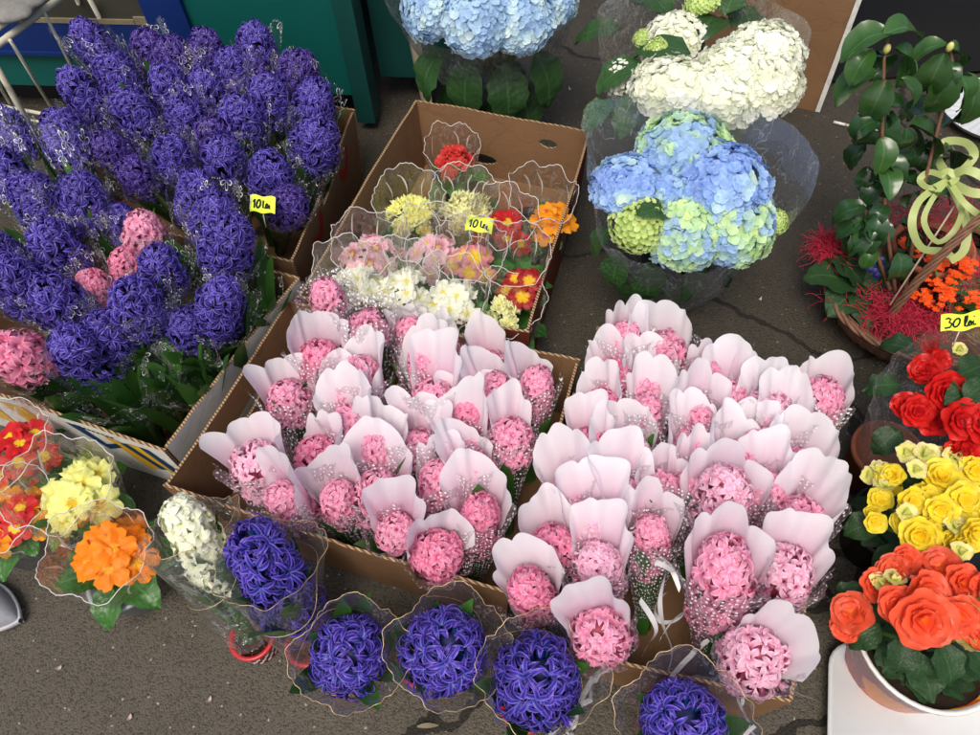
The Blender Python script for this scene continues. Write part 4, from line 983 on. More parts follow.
hyd('wrapped_hydrangea', 'white hydrangea with small green buds in clear film before the upright box', gb(700, 165),
    [(672, 90, .35, 'hwhite', 1.1, 0), (718, 96, .34, 'hwhite', 1.15, 0), (757, 84, .35, 'hwhite', 1.15, 0), (764, 55, .37, 'hwhite', 1.05, 0), (735, 72, .37, 'hwhite', 1.0, 0), (618, 78, .33, 'hwhite', .5, 1), (672, 42, .35, 'hwhite', .9, 1), (655, 50, .38, 'hgreen', .35, 1), (641, 38, .38, 'hgreen', .25, 1), (702, 4, .40, 'hgreen', .5, 1), (760, 108, .3, 'hgreen', .4, 1)],
    [(690, 55, .38, 160, 70, 1.0), (640, 62, .36, 200, 85, .9), (700, 40, .38, 60, 70, 1), (670, 15, .38, 130, 60, 1.0), (730, 25, .36, 30, 70, .9), (620, 30, .34, 170, 80, .9), (610, 100, .3, 220, 90, .7), (725, 15, .4, 60, 60, .8), (635, 95, .3, 240, 100, .8)],
    [A(800, 80, .35), A(812, 35, .42), A(770, -5, .45), A(700, -25, .45), A(630, -15, .43), A(596, 15, .4), A(604, 70, .34), A(625, 110, .3), A(690, 128, .28), A(760, 120, .3)], 'hazy', 9)
hyd('wrapped_hydrangea', 'pale blue hydrangea bouquet in clear film behind the primrose box', gb(500, 112),
    [(430, 8, .4, 'hice', .9, 1), (475, 20, .42, 'hice', .95, 1), (520, 18, .41, 'hice', .95, 1), (550, 0, .4, 'hice', .8, 1), (455, -20, .42, 'hice', .95, 1), (505, -20, .42, 'hice', 1, 1), (550, -25, .4, 'hice', .9, 1)],
    [(440, 50, .28, 210, 130, 1.1), (470, 60, .26, 240, 140, 1.2), (505, 62, .26, 275, 140, 1.2), (535, 50, .28, 310, 135, 1.2), (490, 85, .16, 260, 140, 1.1), (520, 80, .18, 290, 135, 1.1), (460, 80, .18, 230, 135, 1.0)],
    [A(575, 5, .4), A(575, -50, .45), A(480, -70, .45), A(400, -50, .43), A(385, 0, .4), A(425, 40, .34), A(490, 55, .32), A(545, 40, .35)], 'hazy', 14)

# ------------------------------------------------------------------ begonias
def rose_petals(mb, seed, Rr, layers=4, n0=5, openness=1.0):
    random.seed(seed)
    for L_ in range(layers):
        f = 1-L_/layers; n = n0 if L_ < layers-1 else 3
        for k in range(n):
            a = 2*pi*(k+.5*L_)/n+U(-.2, .2); rad = Rr*(.25+.75*f)*U(.9, 1.08); tilt = (.18+1.15*(1-f))*openness; wd = rad*.62*U(.9, 1.1); off = Vector((U(0, 30), 0, 0)); rnd = R()
            def fn(u, v):
                s = (u-.5)*2; w = wd*sin(pi*min(1, .18+v*.62))**.8*(1 if v < .99 else .82)
                x = rad*v*(1-.16*s*s*v)*cos(tilt*(.6+.5*v)); z = rad*v*sin(tilt)*(.9) + .18*rad*v*v*abs(s) + .14*Rr*noise.noise(Vector((s*2, v*3, 0))+off)*v*2
                y = s*w
                return ((x*cos(a)-y*sin(a), x*sin(a)+y*cos(a), z+.05*Rr*L_), (min(1, v*.8+.2*f), abs(s), rnd))
            mb.grid(fn, 5, 5, False)
def rose_mesh(seed, mat, Rr, layers=4, name='flower', op=1.0):
    mb = MB(); rose_petals(mb, seed, Rr, layers, 5, op); return mb.build(name, mat, link=False).data
BR = {m: [rose_mesh(i, m, .035, (4, 3, 3, 4)[i], op=(.95, .7, .85, .8)[i]) for i in range(4)] for m in ('beg_red', 'beg_yel', 'beg_org')}
BUD = [rose_mesh(40+i, 'bud', .014, 2, 'bud', 1.5) for i in range(2)]
BL = [leaf_mesh(.1, .04, U(.4, .9), .2, 120+i, 'darkleaf', shape='oval', wave=.006) for i in range(3)]
def begonia(label, base, cpx, zc, mat, fl, buds, lv, rim=None, film_mat='hazy', pot=None, seed=1, potobj=None):
    r = thing('begonia', label, 'begonia', (base[0], base[1], 0), 'potted begonias'); random.seed(seed)
    for (px, py, z, s) in fl:
        P = at(px, py, z)-r.location; d = Vector((P.x*2.5+U(-.45, .45), P.y*2.5-.35+U(-.4, .4), 1)).normalized(); s *= .9 if mat != 'beg_yel' else .74
        if mat != 'beg_org' or s < .9:
            P2 = at(px+U(-18, 18), py+U(-14, 14), z-.008)-r.location; inst(random.choice(BR[mat]), 'flower', r, TRS(P2, (d+Vector((U(-.6, .6), U(-.6, .6), 0))).to_track_quat('Z', 'Y').to_matrix() @ rz(U(0, 6)), (s*.75,)*3))
        inst(random.choice(BR[mat]), 'flower', r, TRS(P, d.to_track_quat('Z', 'Y').to_matrix() @ rz(U(0, 6)), (s, s, s)))
    for (px, py, z, s) in buds:
        P = at(px, py, z)-r.location; inst(random.choice(BUD), 'bud', r, TRS(P, rx(U(-.7, .7)) @ rz(U(0, 6)), (s, s, s)))
    for (px, py, z, ang, tl, s) in lv:
        P = at(px, py, z)-r.location; s *= .75; inst(random.choice(BL), 'leaf', r, TRS(P, rz(radians(ang)-pi/2) @ rx(-radians(tl)), (s, s, s)))
    k = MB()
    for (px, py, z, s) in fl[::2]: P = at(px, py, z)-r.location; k.tube([(0, 0, .1), (P.x*.7, P.y*.7, P.z*.6+.03), (P.x, P.y, P.z)], .004, 6)
    k.build('stem', 'stem', r)
    inst(potobj or ring_pot(.05, .068, .11, 'blackplastic'), 'pot', r)
    if potobj:
        k = MB(); k.grid(lambda u, v: ((cos(2*pi*u)*v*.096, sin(2*pi*u)*v*.096, .118+.004*sin(u*50)*v),), 24, 3, True); k.build('soil', 'soil', r)
        for j in range(26): inst(random.choice(BL), 'leaf', r, TRS((cos(j*.8)*.03, sin(j*.8)*.03, .125), rz(j*.8) @ rx(-U(1.1, 1.5)), (U(.8, 1.05),)*3))
    if rim and not potobj: loft_wrap(r, base, .075 if not potobj else .112, rim, film_mat, seed, wr=.01, zb=.02 if not potobj else .128)
    return r
begonia('red begonia in clear film below the 30 lei tag', gb(945, 440), None, .25, 'beg_red',
    [(925, 370, .30, .85), (917, 412, .29, .9), (945, 392, .31, 1.15), (960, 420, .31, 1.1), (905, 405, .28, .75), (985, 425, .31, 1.1), (935, 420, .28, .9), (965, 445, .28, .9), (940, 360, .29, .6), (985, 370, .29, .8)], [(958, 350, .3, 1.0)],
    [(960, 375, .31, 20, 80, .9), (900, 385, .27, 170, 90, .8), (975, 390, .32, 200, 70, .8), (965, 400, .33, 30, 60, .7), (915, 350, .27, 150, 80, .8), (900, 430, .25, 210, 100, .8)],
    [A(1010, 440, .32), A(1025, 370, .36), A(975, 328, .36), A(930, 332, .35), A(885, 365, .31), A(868, 405, .28), A(880, 450, .24), A(940, 475, .24)], seed=3)
begonia('yellow begonia with many buds between the red and the coral ones', gb(940, 560), None, .25, 'beg_yel',
    [(940, 478, .27, 1.15), (893, 475, .26, .8), (912, 502, .27, 1.0), (905, 522, .26, .85), (940, 510, .28, 1.0), (920, 535, .27, 1.15), (965, 500, .28, 1.15), (972, 533, .28, 1.1), (880, 500, .24, .8), (950, 545, .26, 1.0), (975, 470, .27, 1.0), (990, 510, .28, 1.0), (875, 522, .24, .7)],
    [(905, 452, .27, 1.4), (925, 455, .27, 1.6), (940, 455, .26, 1.2), (955, 458, .27, 1.7), (880, 470, .25, 1.3), (885, 487, .25, 1.5), (915, 470, .28, 1.2), (955, 527, .28, 1.3), (905, 512, .28, 1.2), (868, 474, .24, 1.2), (960, 552, .28, 1.2)],
    [(880, 520, .22, 190, 100, .8), (925, 490, .24, 130, 80, .8), (960, 490, .25, 30, 80, .8), (900, 545, .2, 230, 110, .9), (985, 490, .25, 40, 80, .8), (905, 480, .24, 150, 80, .7), (945, 530, .24, 260, 80, .7)], seed=5)
fp = MB(); fp.lathe([(0, 0), (.082, 0), (.104, .13), (.108, .132), (.107, .137), (.101, .135), (.095, .11), (0, .11)], 40); fpm = fp.build('pot', 'planter', link=False).data
begonia('coral orange begonia in the floral pot on the white tray', (at(928, 640, .13).x, at(928, 640, .13).y), None, .25, 'beg_org',
    [(852, 613, .24, 1.0), (845, 628, .22, .7), (874, 585, .27, .75), (893, 572, .28, .85), (905, 560, .28, .75), (925, 590, .30, 1.0), (922, 618, .30, 1.35), (900, 606, .29, 1.05), (957, 615, .29, 1.1), (940, 567, .28, .95), (962, 583, .29, .9), (985, 590, .29, 1.0), (980, 630, .28, 1.0)],
    [(880, 583, .28, 1.2), (972, 645, .27, 1.6), (985, 607, .3, 1.8), (895, 580, .29, 1.2)],
    [(905, 636, .23, 250, 95, .8), (940, 642, .22, 280, 100, .85), (880, 625, .23, 200, 100, .8), (970, 645, .22, 300, 100, .85), (875, 600, .23, 170, 90, .9), (930, 575, .25, 90, 80, .9), (960, 600, .24, 40, 80, 1), (918, 652, .2, 265, 110, .7)],
    [A(1000, 690, .22), A(1030, 600, .28), A(970, 545, .27), A(900, 545, .25), A(850, 590, .22), A(852, 640, .2), A(868, 648, .21), A(930, 662, .2)], 'hazy', seed=8, potobj=fpm)
# white tray
tr = gb(942, 752); t = thing('tray', 'white plastic tray with rounded corner under the floral pot', 'tray', (tr[0], tr[1], 0))
def rrect(w, d, r, n=6):
    pts = []
    for (cx, cy, a0) in ((w-r, d-r, 0), (-w+r, d-r, 90), (-w+r, -d+r, 180), (w-r, -d+r, 270)):
        for i in range(n+1): a_ = radians(a0+90*i/n); pts.append((cx+r*cos(a_), cy+r*sin(a_)))
    return pts
k = MB(); prof = [(.98, .002), (1.0, .004), (1.04, .03), (1.07, .031), (1.07, .034), (1.03, .034), (.97, .008), (.0, .008)]
rr_ = rrect(.17, .12, .045); npt = len(rr_)
k.grid(lambda u, v: ((rr_[round(u*npt) % npt][0]*prof[round(v*7)][0], rr_[round(u*npt) % npt][1]*prof[round(v*7)][0], prof[round(v*7)][1]),), npt, 7, True)
o = k.build('tray_body', 'whiteplastic', t); t.rotation_euler.z = radians(-18)

# dark pot + wrapped plant left of yellow begonia
bp = gb(868, 545); r = thing('plant_pot', 'black plastic pot with dark leaves beside the right box', 'plant pot', (bp[0], bp[1], 0)); random.seed(4)
inst(ring_pot(.05, .065, .11, 'blackplastic'), 'pot', r)
for k in range(6): inst(BL[k % 3], 'leaf', r, TRS((0, 0, .1), rz(k*1.05) @ rx(-U(.8, 1.3)), (.8,)*3))
bp = gb(868, 475); r = thing('plant_pot', 'terracotta coloured pot in crumpled clear film behind the yellow begonia', 'plant pot', (bp[0], bp[1], 0))
inst(ring_pot(.05, .06, .1, 'terracotta'), 'pot', r); inst(CLEAR[1][0], 'cellophane', r, TRS((0, 0, 0), None, (.9, .9, .8)))

# ------------------------------------------------------------------ basket with plants
bc = at(905, 318, 0); bc = Vector((bc.x+.02, bc.y, 0))
r = thing('wicker_basket', 'round brown wicker basket with a tall handle and lime ribbon bow', 'basket', bc)
k = MB(); random.seed(6)
for j in range(15):
    z = .006+j*.0058; rad = .135+.045*(j/14)**.8
    pts = [(cos(2*pi*i/90)*(rad+.0025*sin(i*pi/2*1.0+j*pi)+U(-.0015, .0015))*1.18, sin(2*pi*i/90)*(rad+.0025*sin(i*pi/2+j*pi)), z+U(-.0012, .0012)) for i in range(91)]
    k.tube(pts, .0035, 5)
for j in range(3):
    pts = [(cos(2*pi*i/90)*(.183+.004*sin(i*.8+j*2.1))*1.18, sin(2*pi*i/90)*(.183+.004*sin(i*.8+j*2.1)), .094+.004*cos(i*.8+j*2.1)) for i in range(91)]; k.tube(pts, .0045, 5)
k.lathe([(0, .003), (.135, .003), (.172, .085), (.168, .085), (.13, .008), (0, .008)], 40, sx=1.15, sy=.97)
k.build('basket_body', 'wicker', r)
H1 = at(886, 322, .09)-bc; H2 = at(948, 196, .30)-bc
k = MB()
for j in range(5):
    pts = []
    for i in range(40):
        t = i/39; a_ = pi*t*1.0
        hx = H1.lerp(Vector((-H1.x*.2+.25, -H1.y*.2+.12, .09)), (1-cos(a_))/2); hx.z = .09+.27*sin(a_)
        pts.append(hx+Vector((cos(i*.9+j*1.25), sin(i*.9+j*1.25), 0))*.006)
    k.tube(pts, .0035, 5)
hd = k.build('handle', 'wicker', r)
top = pts[17]
# bow placed at the handle near its top
k = MB()
def bowstrip(pl, w, tapr=False):
    P_ = [at(*q) for q in pl]; pts = []
    for i in range(len(P_)-1):
        p0, p1, p2, p3 = P_[max(0, i-1)], P_[i], P_[i+1], P_[min(len(P_)-1, i+2)]
        for f in (0, .2, .4, .6, .8): pts.append(.5*((2*p1)+(p2-p0)*f+(2*p0-5*p1+4*p2-p3)*f*f+(3*p1-p0-3*p2+p3)*f**3))
    wv = []; n = len(pts)
    for i in range(n):
        d = (pts[min(i+1, n-1)]-pts[max(0, i-1)]).normalized(); vd = (Vector((0, 0, CH))-pts[i]).normalized(); q = d.cross(vd).normalized()
        q = (q+vd*.5*sin(i*.33)).normalized(); wv.append(q*w*(1 if not tapr else .6+.4*sin(pi*i/n)))
    k.strip([p-bc for p in pts], wv)
bowstrip([(948, 176, .31), (938, 158, .34), (945, 142, .36), (966, 143, .36), (974, 156, .34), (960, 172, .32), (948, 176, .31)], 0.0079)
bowstrip([(948, 178, .31), (965, 170, .34), (985, 178, .34), (990, 192, .32), (970, 192, .31), (948, 180, .31)], 0.0086)
bowstrip([(948, 178, .31), (930, 172, .33), (920, 180, .32), (930, 188, .31), (948, 180, .31)], 0.0059)
bowstrip([(948, 180, .31), (932, 200, .30), (924, 222, .27), (938, 242, .25), (956, 228, .27), (962, 204, .29), (950, 182, .31)], 0.0053)
bowstrip([(946, 182, .31), (920, 200, .30), (912, 225, .27), (922, 248, .24), (945, 252, .22), (955, 262, .2)], 0.0073)
bowstrip([(950, 182, .31), (962, 200, .31), (975, 212, .30), (992, 222, .29)], 0.0059)
bowstrip([(950, 182, .31), (966, 220, .27), (964, 250, .23), (948, 262, .21)], 0.0079)
bowstrip([(940, 176, .315), (948, 171, .325), (956, 178, .32), (949, 184, .315)], 0.0066)
k.build('ribbon_bow', 'limeribbon', hd)
# sisal
random.seed(9); k = MB()
def tuft(c, rad, n, fl=.5):
    for i in range(n):
        p = c+Vector((random.gauss(0, rad), random.gauss(0, rad), U(-.01, rad*fl))); d = Vector((U(-1, 1), U(-1, 1), U(-.4, .6))).normalized(); pts = []
        for q in range(6): pts.append(p.copy()); p = p+d*.008; d = (d+Vector((U(-.6, .6), U(-.6, .6), U(-.5, .35)))).normalized()
        k.tube(pts, .0007, 3, cap=False)
for (px, py, z, rad, n) in ((828, 248, .13, .015, 380), (838, 300, .08, .016, 60), (882, 312, .10, .02, 320), (905, 318, .10, .022, 340), (930, 318, .1, .02, 200), (900, 215, .2, .015, 60), (945, 220, .16, .03, 120), (975, 280, .12, .03, 120)): tuft(at(px, py, z), rad, n, .9)
tag(k.build('sisal_straw', 'sisal'), 'tangled red sisal straw spilling over the basket rim', 'straw', kind='stuff')
# broad-leaf plant with navy buds
P0 = at(855, 300, .05); r = thing('leafy_plant', 'dark green quilted leaf plant with navy buds at the left of the basket', 'plant', P0); random.seed(12)
for (ang, tl, s) in ((100, 45, 1.15), (60, 50, 1.0), (170, 62, 1.3), (215, 75, 1.15), (260, 80, 1.1), (300, 70, .9), (20, 60, .9), (135, 40, 1.1)):
    inst(random.choice(BL), 'leaf', r, TRS((0, 0, .05), rz(radians(ang)-pi/2) @ rx(-radians(tl)), (s*1.05, s, s)))
random.seed(3); k = MB()
for i in range(9): disk_flower(k, TRS((U(-.02, .02), U(-.02, .02)-.01, .1+U(0, .015)), rx(U(-.6, .6))), .008, 6, ruffle=.3, cup=.6, rnd=R(), na=18, nr=2)
k.build('bud', 'bluebud', r)
inst(ring_pot(.03, .04, .06, 'blackplastic'), 'pot', r)
# kalanchoe
P0 = at(945, 312, .04); r = thing('kalanchoe', 'orange flowering kalanchoe in the basket right of the handle', 'kalanchoe', P0); random.seed(13)
for (px, py, z, n, sp) in ((935, 268, .17, 26, .030), (940, 292, .15, 26, .03), (965, 268, .17, 18, .022), (922, 300, .13, 16, .022), (908, 249, .15, 14, .018), (978, 305, .14, 16, .025), (955, 280, .16, 16, .025)):
    k = MB(); c = at(px, py, z)-P0
    for i in range(n):
        x, y = random.gauss(0, sp*.6), random.gauss(0, sp*.6); z_ = .012-(x*x+y*y)*12
        disk_flower(k, TRS(c+Vector((x, y, z_)), rx(U(-.5, .2)) @ rz(U(0, 6))), .0085, 4, ruffle=.2, cup=.15, rnd=R(), na=16, nr=2)
    k.build('flower_cluster', 'kal', r); k = MB(); k.tube([(0, 0, .02), (c.x*.6, c.y*.6, c.z*.6), tuple(c)], .003, 5); k.build('stem', 'stem', r)
for i in range(9): inst(random.choice(PLEAF), 'leaf', r, TRS((0, 0, .04), rz(i*.7) @ rx(-U(.8, 1.3)), (1.0, .8, 1.1)))
inst(ring_pot(.035, .045, .06, 'blackplastic'), 'pot', r)
# camellia in terracotta pot
P0 = at(905, 308, .02); P0 = at(908, 285, .02)
r = thing('camellia', 'tall glossy leaved shrub in a terracotta pot standing behind the basket plants', 'shrub', P0); random.seed(15)
inst(ring_pot(.055, .078, .13, 'terracotta'), 'pot', r)
k = MB(); k.grid(lambda u, v: ((cos(2*pi*u)*v*.07, sin(2*pi*u)*v*.07, .112),), 16, 2, True); k.build('soil', 'soil', r)
CL = [leaf_mesh(.085, .025, U(.7, 1.7), .4, 150+i, 'camleaf' if i < 3 else 'camlight', shape='oval', wave=.001, nu=4) for i in range(5)]
def twig(pp, lv, rad=.0045):
    pts = [at(*p)-P0 for p in pp]; k = MB(); k.tube(pts, rad, 7, rend=.0022); k.build('branch', MT['wicker'], r)
    for q in range(12):
        f = U(.25, .95)*(len(pts)-1); i_ = min(int(f), len(pts)-2); P = pts[i_].lerp(pts[i_+1], f-i_); s = U(.55, .95)
        inst(random.choice(CL[:4]), 'leaf', r, TRS(P, rz(U(0, 6.3)) @ rx(-U(1.2, 2.2)), (s*1.1, s, s)))
    for (px, py, z, ang, tl, s, li) in lv:
        P = at(px+U(-7, 7), py+U(-6, 6), z)-P0; ang += U(-35, 35); tl += U(-20, 15); s *= U(.72, 1.08); inst(CL[li], 'leaf', r, TRS(P, rz(radians(ang)-pi/2) @ rx(-radians(tl)), (s*1.15, s, s)))
twig([(895, 290, .13), (885, 215, .25), (882, 140, .42), (884, 60, .55), (888, 38, .58)],
     [(886, 32, .6, 200, 110, 1.0, 3), (888, 30, .6, 20, 85, .95, 3), (878, 45, .58, 215, 130, 1.1, 3), (895, 50, .57, 330, 115, 1.0, 3), (905, 62, .54, 300, 120, .9, 3), (880, 68, .54, 210, 120, 1.0, 3), (882, 78, .52, 240, 135, 1.15, 4), (898, 75, .53, 340, 105, .95, 4),
      (888, 115, .46, 260, 150, 1.35, 0), (880, 118, .44, 240, 150, 1.25, 1), (900, 125, .42, 290, 140, 1.25, 2), (910, 120, .42, 20, 100, 1.2, 4), (915, 130, .40, 310, 120, 1.2, 0), (895, 148, .38, 270, 140, 1.3, 2),
      (870, 150, .36, 200, 120, .8, 1), (862, 165, .34, 230, 130, .8, 1), (895, 172, .32, 30, 90, .9, 0), (885, 180, .32, 180, 110, .9, 1), (905, 185, .30, 350, 100, .9, 1)])
twig([(905, 290, .13), (920, 200, .28), (940, 120, .42), (955, 75, .50), (950, 45, .55)],
     [(948, 42, .56, 200, 110, 1.0, 3), (950, 48, .55, 250, 130, 1.05, 4), (955, 50, .55, 330, 110, 1.0, 3), (950, 70, .52, 240, 140, 1.1, 4), (962, 72, .5, 290, 140, 1.0, 3), (975, 80, .48, 280, 130, 1.1, 4), (985, 75, .48, 340, 100, 1.0, 4), (970, 105, .44, 270, 150, .9, 0), (945, 110, .42, 190, 100, 1.0, 1), (935, 145, .36, 230, 120, 1.0, 0), (945, 150, .36, 350, 110, 1.0, 1)])
twig([(890, 290, .13), (868, 230, .22), (865, 205, .27)],
     [(868, 205, .28, 190, 100, .85, 1), (875, 215, .27, 250, 130, .95, 0), (880, 225, .24, 280, 120, .95, 1), (862, 222, .25, 220, 115, .9, 2), (895, 225, .24, 330, 110, .95, 1), (905, 235, .22, 300, 120, .95, 0), (895, 250, .2, 250, 120, .9, 2)])
k = MB(); k.tube([at(890, 305, .13)-P0, at(955, 205, .28)-P0], .002, 5); k.build('support_stick', 'wood', r)
for (px, py, z) in ((887, 49, .57), (950, 47, .56)):
    k = MB(); P = at(px, py, z)-P0; k.grid(lambda u, v: ((P.x+cos(2*pi*u)*sin(pi*v)*.006, P.y+sin(2*pi*u)*sin(pi*v)*.006, P.z-cos(pi*v)*.009), (v, .5, .5)), 8, 6, True); k.build('bud', 'bud', r)
# green strap-leaf plant at right edge behind the bow
P0 = at(985, 260, .02); r = thing('leafy_plant', 'bright green broad leaf plant at the right edge behind the bow', 'plant', P0); random.seed(17)
for i in range(7): inst(random.choice(PLEAF), 'leaf', r, TRS((0, 0, .06), rz(1.2+i*.5) @ rx(-U(.4, 1.0)), (1.5, 1.5, 1.9)))
inst(ring_pot(.04, .05, .08, 'blackplastic'), 'pot', r)
# white round dish
P0 = at(988, 118, .0); r = thing('dish', 'white round ribbed plastic dish at the right edge on the dark asphalt', 'dish', P0)
k = MB(); k.grid(lambda u, v: (((.13*v*(1+.012*cos(2*pi*u*28)*(v > .5)))*cos(2*pi*u), (.13*v*(1+.012*cos(2*pi*u*28)*(v > .5)))*sin(2*pi*u), .012+.02*(v > .86)*(v-.86)/.14+.0012*cos(2*pi*u*28)*(v > .3)),), 168, 14, True); k.build('dish_body', 'whiteplastic', r)
# ------------------------------------------------------------------ price tags
def pricetag(px, py, z, w, h, label, strokes, bend=.0, roll=0, stickto=None, tiltx=-.65):
    P = at(px, py, z); r = thing('price_tag', label, 'price tag', P, 'handwritten yellow price tags')
    r.rotation_euler = (pi/2-.75, 0, radians(roll))
    def surf(x, y, d=0): return (x*w, y*h-bend*(x*x)*4*w, d+.10*w*(x*x)*-2)
    k = MB(); k.grid(lambda u, v: (surf((u-.5), (v-.5)+.06*sin(u*9)),), 14, 4)
    k.grid(lambda u, v: (surf((u-.5), (v-.5)+.06*sin(u*9), -.0006),), 14, 4)
    k.build('card', 'tag', r)
    k = MB()
    for s in strokes:
        pts = [Vector(surf(x-.5, y-.5, .0012)) for x, y in s]; n = len(pts); wv = []
        for i in range(n):
            d = (pts[min(i+1, n-1)]-pts[max(i-1, 0)]); d = d.normalized() if d.length > 0 else Vector((1, 0, 0)); wv.append(Vector((-d.y, d.x, 0))*h*.055)
        k.strip(pts, wv)
    k.build('handwriting', 'ink', r)
    k = MB(); k.tube([(0, -h*.4, -.003), (0, -h*.5-.03, -.02)], .001, 5); k.build('stick', 'wire', r)
    return r
def ell(cx, cy, rx_, ry_, a0=0, a1=360, n=16, sl=0): return [(cx+rx_*cos(radians(a0+(a1-a0)*i/n))+sl*sin(radians(a0+(a1-a0)*i/n)), cy+ry_*sin(radians(a0+(a1-a0)*i/n))) for i in range(n+1)]
one = [[(.14, .6), (.22, .78), (.19, .25)]]; zero = [ell(.37, .5, .075, .24, sl=.03)]
three = [[(.10, .74), (.16, .80), (.22, .72), (.18, .56), (.25, .44), (.2, .24), (.08, .2)]]; zero2 = [ell(.36, .5, .075, .25, sl=.03)]
lei = [[(.56, .3), (.62, .62), (.63, .85), (.58, .84), (.56, .55), (.57, .25), (.63, .22), (.69, .42)], ell(.70, .38, .035, .13, -20, 300), [(.735, .25), (.80, .5), (.80, .24), (.87, .26)], [(.805, .72), (.815, .76)]]
pricetag(262, 204, .32, .052, .032, 'yellow price tag among the purple hyacinths', one+zero+[[(.56, .72), (.55, .3), (.66, .3)], ell(.70, .42, .04, .12), [(.79, .5), (.79, .26)]], .03, -14)
pricetag(479, 224, .24, .056, .030, 'yellow price tag reading 10 beside the red primrose', one+zero+[[(.58, .75), (.57, .35), (.68, .32)], ell(.71, .42, .035, .12), [(.80, .5), (.81, .24), (.87, .24)]], .05, -18)
pricetag(962, 322, .40, .062, .026, 'yellow price tag reading 30 lei above the red begonia', three+zero2+lei, -.02, 3)

# ------------------------------------------------------------------ background: kiosk, rack, stake, carton
K1 = at(-40, 84, .1); K2 = at(354, 96, .1); e1 = (K2-K1); e1.z = 0; LK = e1.length; ang = atan2(e1.y, e1.x)
r = thing('market_kiosk', 'teal and blue painted metal kiosk behind the purple hyacinths', 'kiosk', (K1.x, K1.y, 0)); r.rotation_euler.z = ang
def L(px, z): # position along the kiosk face of the point seen at pixel column near row y
    return px
def face_x(px, py):
    # intersect the viewing ray with the kiosk face plane, return local (x, z)
    d = FW*FPX + RT*(px-490) - UP*(py-367.5); o = np.array([0, 0, CH]); n = np.array([-sin(ang), cos(ang), 0]); k0 = np.array([K1.x, K1.y, 0])
    t = ((k0-o)@n)/(d@n); p = o+d*t; return (p-k0)@np.array([cos(ang), sin(ang), 0]), p[2]
xp0, zp0 = face_x(205, 60); xq, zq = face_x(167, 10)
k = MB(); k.box((-.5, .004, .10), (LK, .6, 1.6)); k.build('panel', 'teal', r, False)
k = MB(); k.box((xp0-.105, -.012, .10), (xp0+.0, .003, 1.6)); k.build('pillar', 'blue', r, False)
xa, za = face_x(90, 47); xb, zb_ = face_x(90, 22)
k = MB(); k.box((-.5, -.006, za-.01), (xp0-.107, .0035, zb_)); k.box((-.5, -.014, za-.02), (xp0-.107, .0035, za-.011)); k.build('rail', 'blue', r, False)
k = MB(); k.box((-.5, -.002, zb_+.001), (xp0-.107, .0036, 1.5)); k.build('window', 'glass', r, False)
k = MB(); k.box((xp0-.14, -.008, zb_), (xp0-.108, -.003, zb_+.02)); k.box((-.5, -.008, zb_), (xp0-.142, -.003, zb_+.012)); k.build('frame', 'tan', r, False)
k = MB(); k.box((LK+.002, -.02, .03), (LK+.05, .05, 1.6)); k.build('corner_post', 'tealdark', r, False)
k = MB(); k.box((-.5, .08, .0), (LK-.05, .6, .099)); k.build('gap_shade', 'blackplastic', r, False)  # black block put in for the shaded gap under the kiosk
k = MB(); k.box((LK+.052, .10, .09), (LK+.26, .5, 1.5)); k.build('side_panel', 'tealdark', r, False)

# wire rack
r = thing('wire_rack', 'cream painted wire rack standing at the top left corner', 'rack', at(40, 115, 0))
o0 = Vector(r.location)
def bar(p, q, rad=.006, name='bar'):
    k = MB(); k.tube([Vector(p)-o0, (Vector(p)+Vector(q))/2-o0, Vector(q)-o0], rad, 8); return k.build(name, 'wire', r)
bar(at(-60, 88, .40), at(68, -8, .40), .008, 'rail'); bar(at(-60, 72, .42), at(60, -18, .42), .005, 'rail')
bar(at(-30, 20, .40), at(44, 150, .05), .008, 'leg'); bar(at(88, -4, .38), at(138, 92, .0), .006, 'leg'); bar(at(74, -6, .38), at(112, 72, .0), .005, 'leg')
bar(at(-20, 102, .10), at(98, 124, .10), .005, 'rail'); bar(at(-20, 112, .08), at(98, 131, .08), .0035, 'rail')
bar(at(10, 40, .40), at(54, 112, .1), .004); bar(at(44, 12, .4), at(90, 104, .1), .004); bar(at(-14, 62, .4), at(10, 104, .1), .004)
# pale sack on rack
P0 = at(8, 6, .44); r2 = thing('sack', 'pale grey cloth sack lying on the wire rack', 'sack', P0)
k = MB(); k.grid(lambda u, v: ((cos(2*pi*u)*sin(pi*v)*.075*(1+.15*sin(u*31)), sin(2*pi*u)*sin(pi*v)*.06*(1+.1*sin(u*17)), -cos(pi*v)*.02),), 30, 12, True); k.build('sack_body', simple('grey_cloth', (.2, .2, .19), .8, .2, .4, 60, .6), r2)
# stake
b = at(428, 108, 0); tp = at(414, 25, .26); r = thing('wooden_stake', 'pale square wooden stake behind the primrose box', 'stake', b)
k = MB(); k.box((-.013, -.011, 0), (.013, .011, .34)); o = k.build('post', 'wood', r, False); r.rotation_euler = (-.05, -.05, .3)
# upright brown carton with white side
w0 = at(720, 92, 0); w1 = at(818, 112, 0); e1 = w1-w0; an = atan2(e1.y, e1.x); wl = e1.length
r = thing('cardboard_box', 'tall brown cardboard box with a white side behind the white hydrangea', 'cardboard box', w0); r.rotation_euler = (-.08, .0, an)
k = MB(); k.box((-.12, 0, 0), (wl, .006, .5)); k.build('side_panel', 'card', r, False)
k = MB(); k.box((wl-.0055, .0065, 0), (wl, .34, .5)); k.build('side_panel', 'cardwhite', r, False)
k = MB(); k.box((wl-.008, -.004, .002), (wl+.004, -.0005, .5)); k.build('edge_strip', 'cardwhite', r, False)
k = MB(); k.box((-.12, .34, 0), (wl, .346, .5)); k.build('side_panel', 'card', r, False)
k = MB(); k.box((-.12, .0065, 0), (-.1145, .3395, .5)); k.build('side_panel', 'card', r, False)
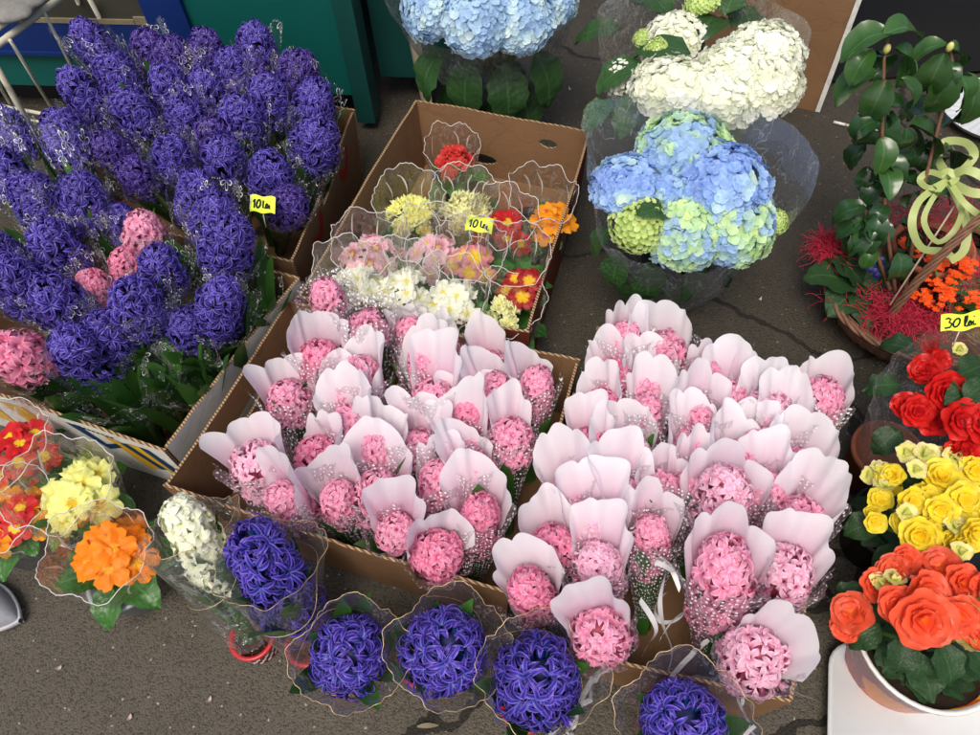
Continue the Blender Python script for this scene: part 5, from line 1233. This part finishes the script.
# crumpled black shape filling the unidentified dark area at the top right
P0 = at(930, 20, 0); r = thing('black_shape', 'crumpled black shape on the ground at the top right', 'plastic sheet', P0)
k = MB()
k.grid(lambda u, v: (((u-.5)*1.3, (v-.5)*.9+.18, .012+.10*max(0, noise.noise(Vector((u*3, v*3, 2)))+.35)*sin(pi*u)**.5*sin(pi*v)**.5),), 40, 30); k.build('sheet', 'blackshape', r)
# cigarette end
P0 = at(842, 124, .005); r = thing('cigarette_butt', 'white cigarette butt lying on the dark asphalt', 'litter', P0); r.rotation_euler.z = -.5
k = MB(); k.tube([(-.022, 0, 0), (.008, 0, 0)], .004, 8); k.build('paper', 'whiteline', r); k = MB(); k.tube([(.0085, 0, 0), (.022, 0, 0)], .0041, 8); k.build('filter', 'wood', r)
# shoe at the left edge
P0 = at(-8, 612, 0); r = thing('shoe', 'grey sneaker with a pale toe standing at the left edge', 'shoe', P0); r.rotation_euler.z = radians(-20)
def shoe(u, v):
    a_ = 2*pi*u; t = v; Lx = -.2+.27*t; wd = .048*sin(pi*min(1, .12+t*.8))**.5*(1 if t < .75 else sqrt(max(0.02, 1-((t-.75)/.25)**2))); hh = (.09*(1-t)**1.2+.038)*(1 if t < .8 else sqrt(max(.02, 1-((t-.8)/.2)**2)))
    return ((Lx, cos(a_)*wd, .018+max(0, sin(a_))*hh+min(0, sin(a_))*.012),)
k = MB(); k.grid(shoe, 28, 26, True); k.build('upper', 'shoe', r)
k = MB(); k.grid(lambda u, v: ((lambda p: (p[0]*1.01+.002, p[1]*1.1, max(.001, min(.024, p[2]))))(shoe(u, v)[0]),), 28, 26, True); k.build('sole', 'sole', r)
k = MB()
for i in range(6): x = -.06+.018*i; k.strip([(x, -.02, .088-.011*i), (x+.004, 0, .096-.012*i), (x, .02, .088-.011*i)], Vector((.003, 0, 0)))
k.build('lace', 'whiteline', r)
# small litter on the asphalt

P0 = at(428, 726, .002); r = thing('leaf_scrap', 'pale dry leaf scrap on the asphalt in front of the purple hyacinths', 'litter', P0)
k = MB(); k.grid(lambda u, v: (((v-.5)*.035, (u-.5)*.008*sin(pi*min(1, .1+v*.85)), .002+.004*sin(v*4)),), 3, 8); k.build('leaf', 'tan', r)

random.seed(91)
for (px, py, lb) in ((60, 668, 'below the sneaker at the left'), (210, 700, 'below the red pot of the white hyacinth'), (130, 718, 'near the bottom edge, far from the pots'), (760, 300, 'between the hydrangea and the right pink box'), (860, 200, 'left of the glossy shrub'), (570, 90, 'behind the primrose box')):
    P0 = at(px, py, .0015); o = MB(); o.grid(lambda u, v: (((v-.5)*.012, (u-.5)*.006*sin(pi*min(1, .15+v*.8)), .001+.003*(v-.5)**2*8),), 3, 5); o = o.build('fallen_petal', 'fallen'); o.location = P0; o.rotation_euler.z = U(0, 6)
    tag(o, 'tiny pale petal on the asphalt '+lb, 'petal', 'fallen petals')
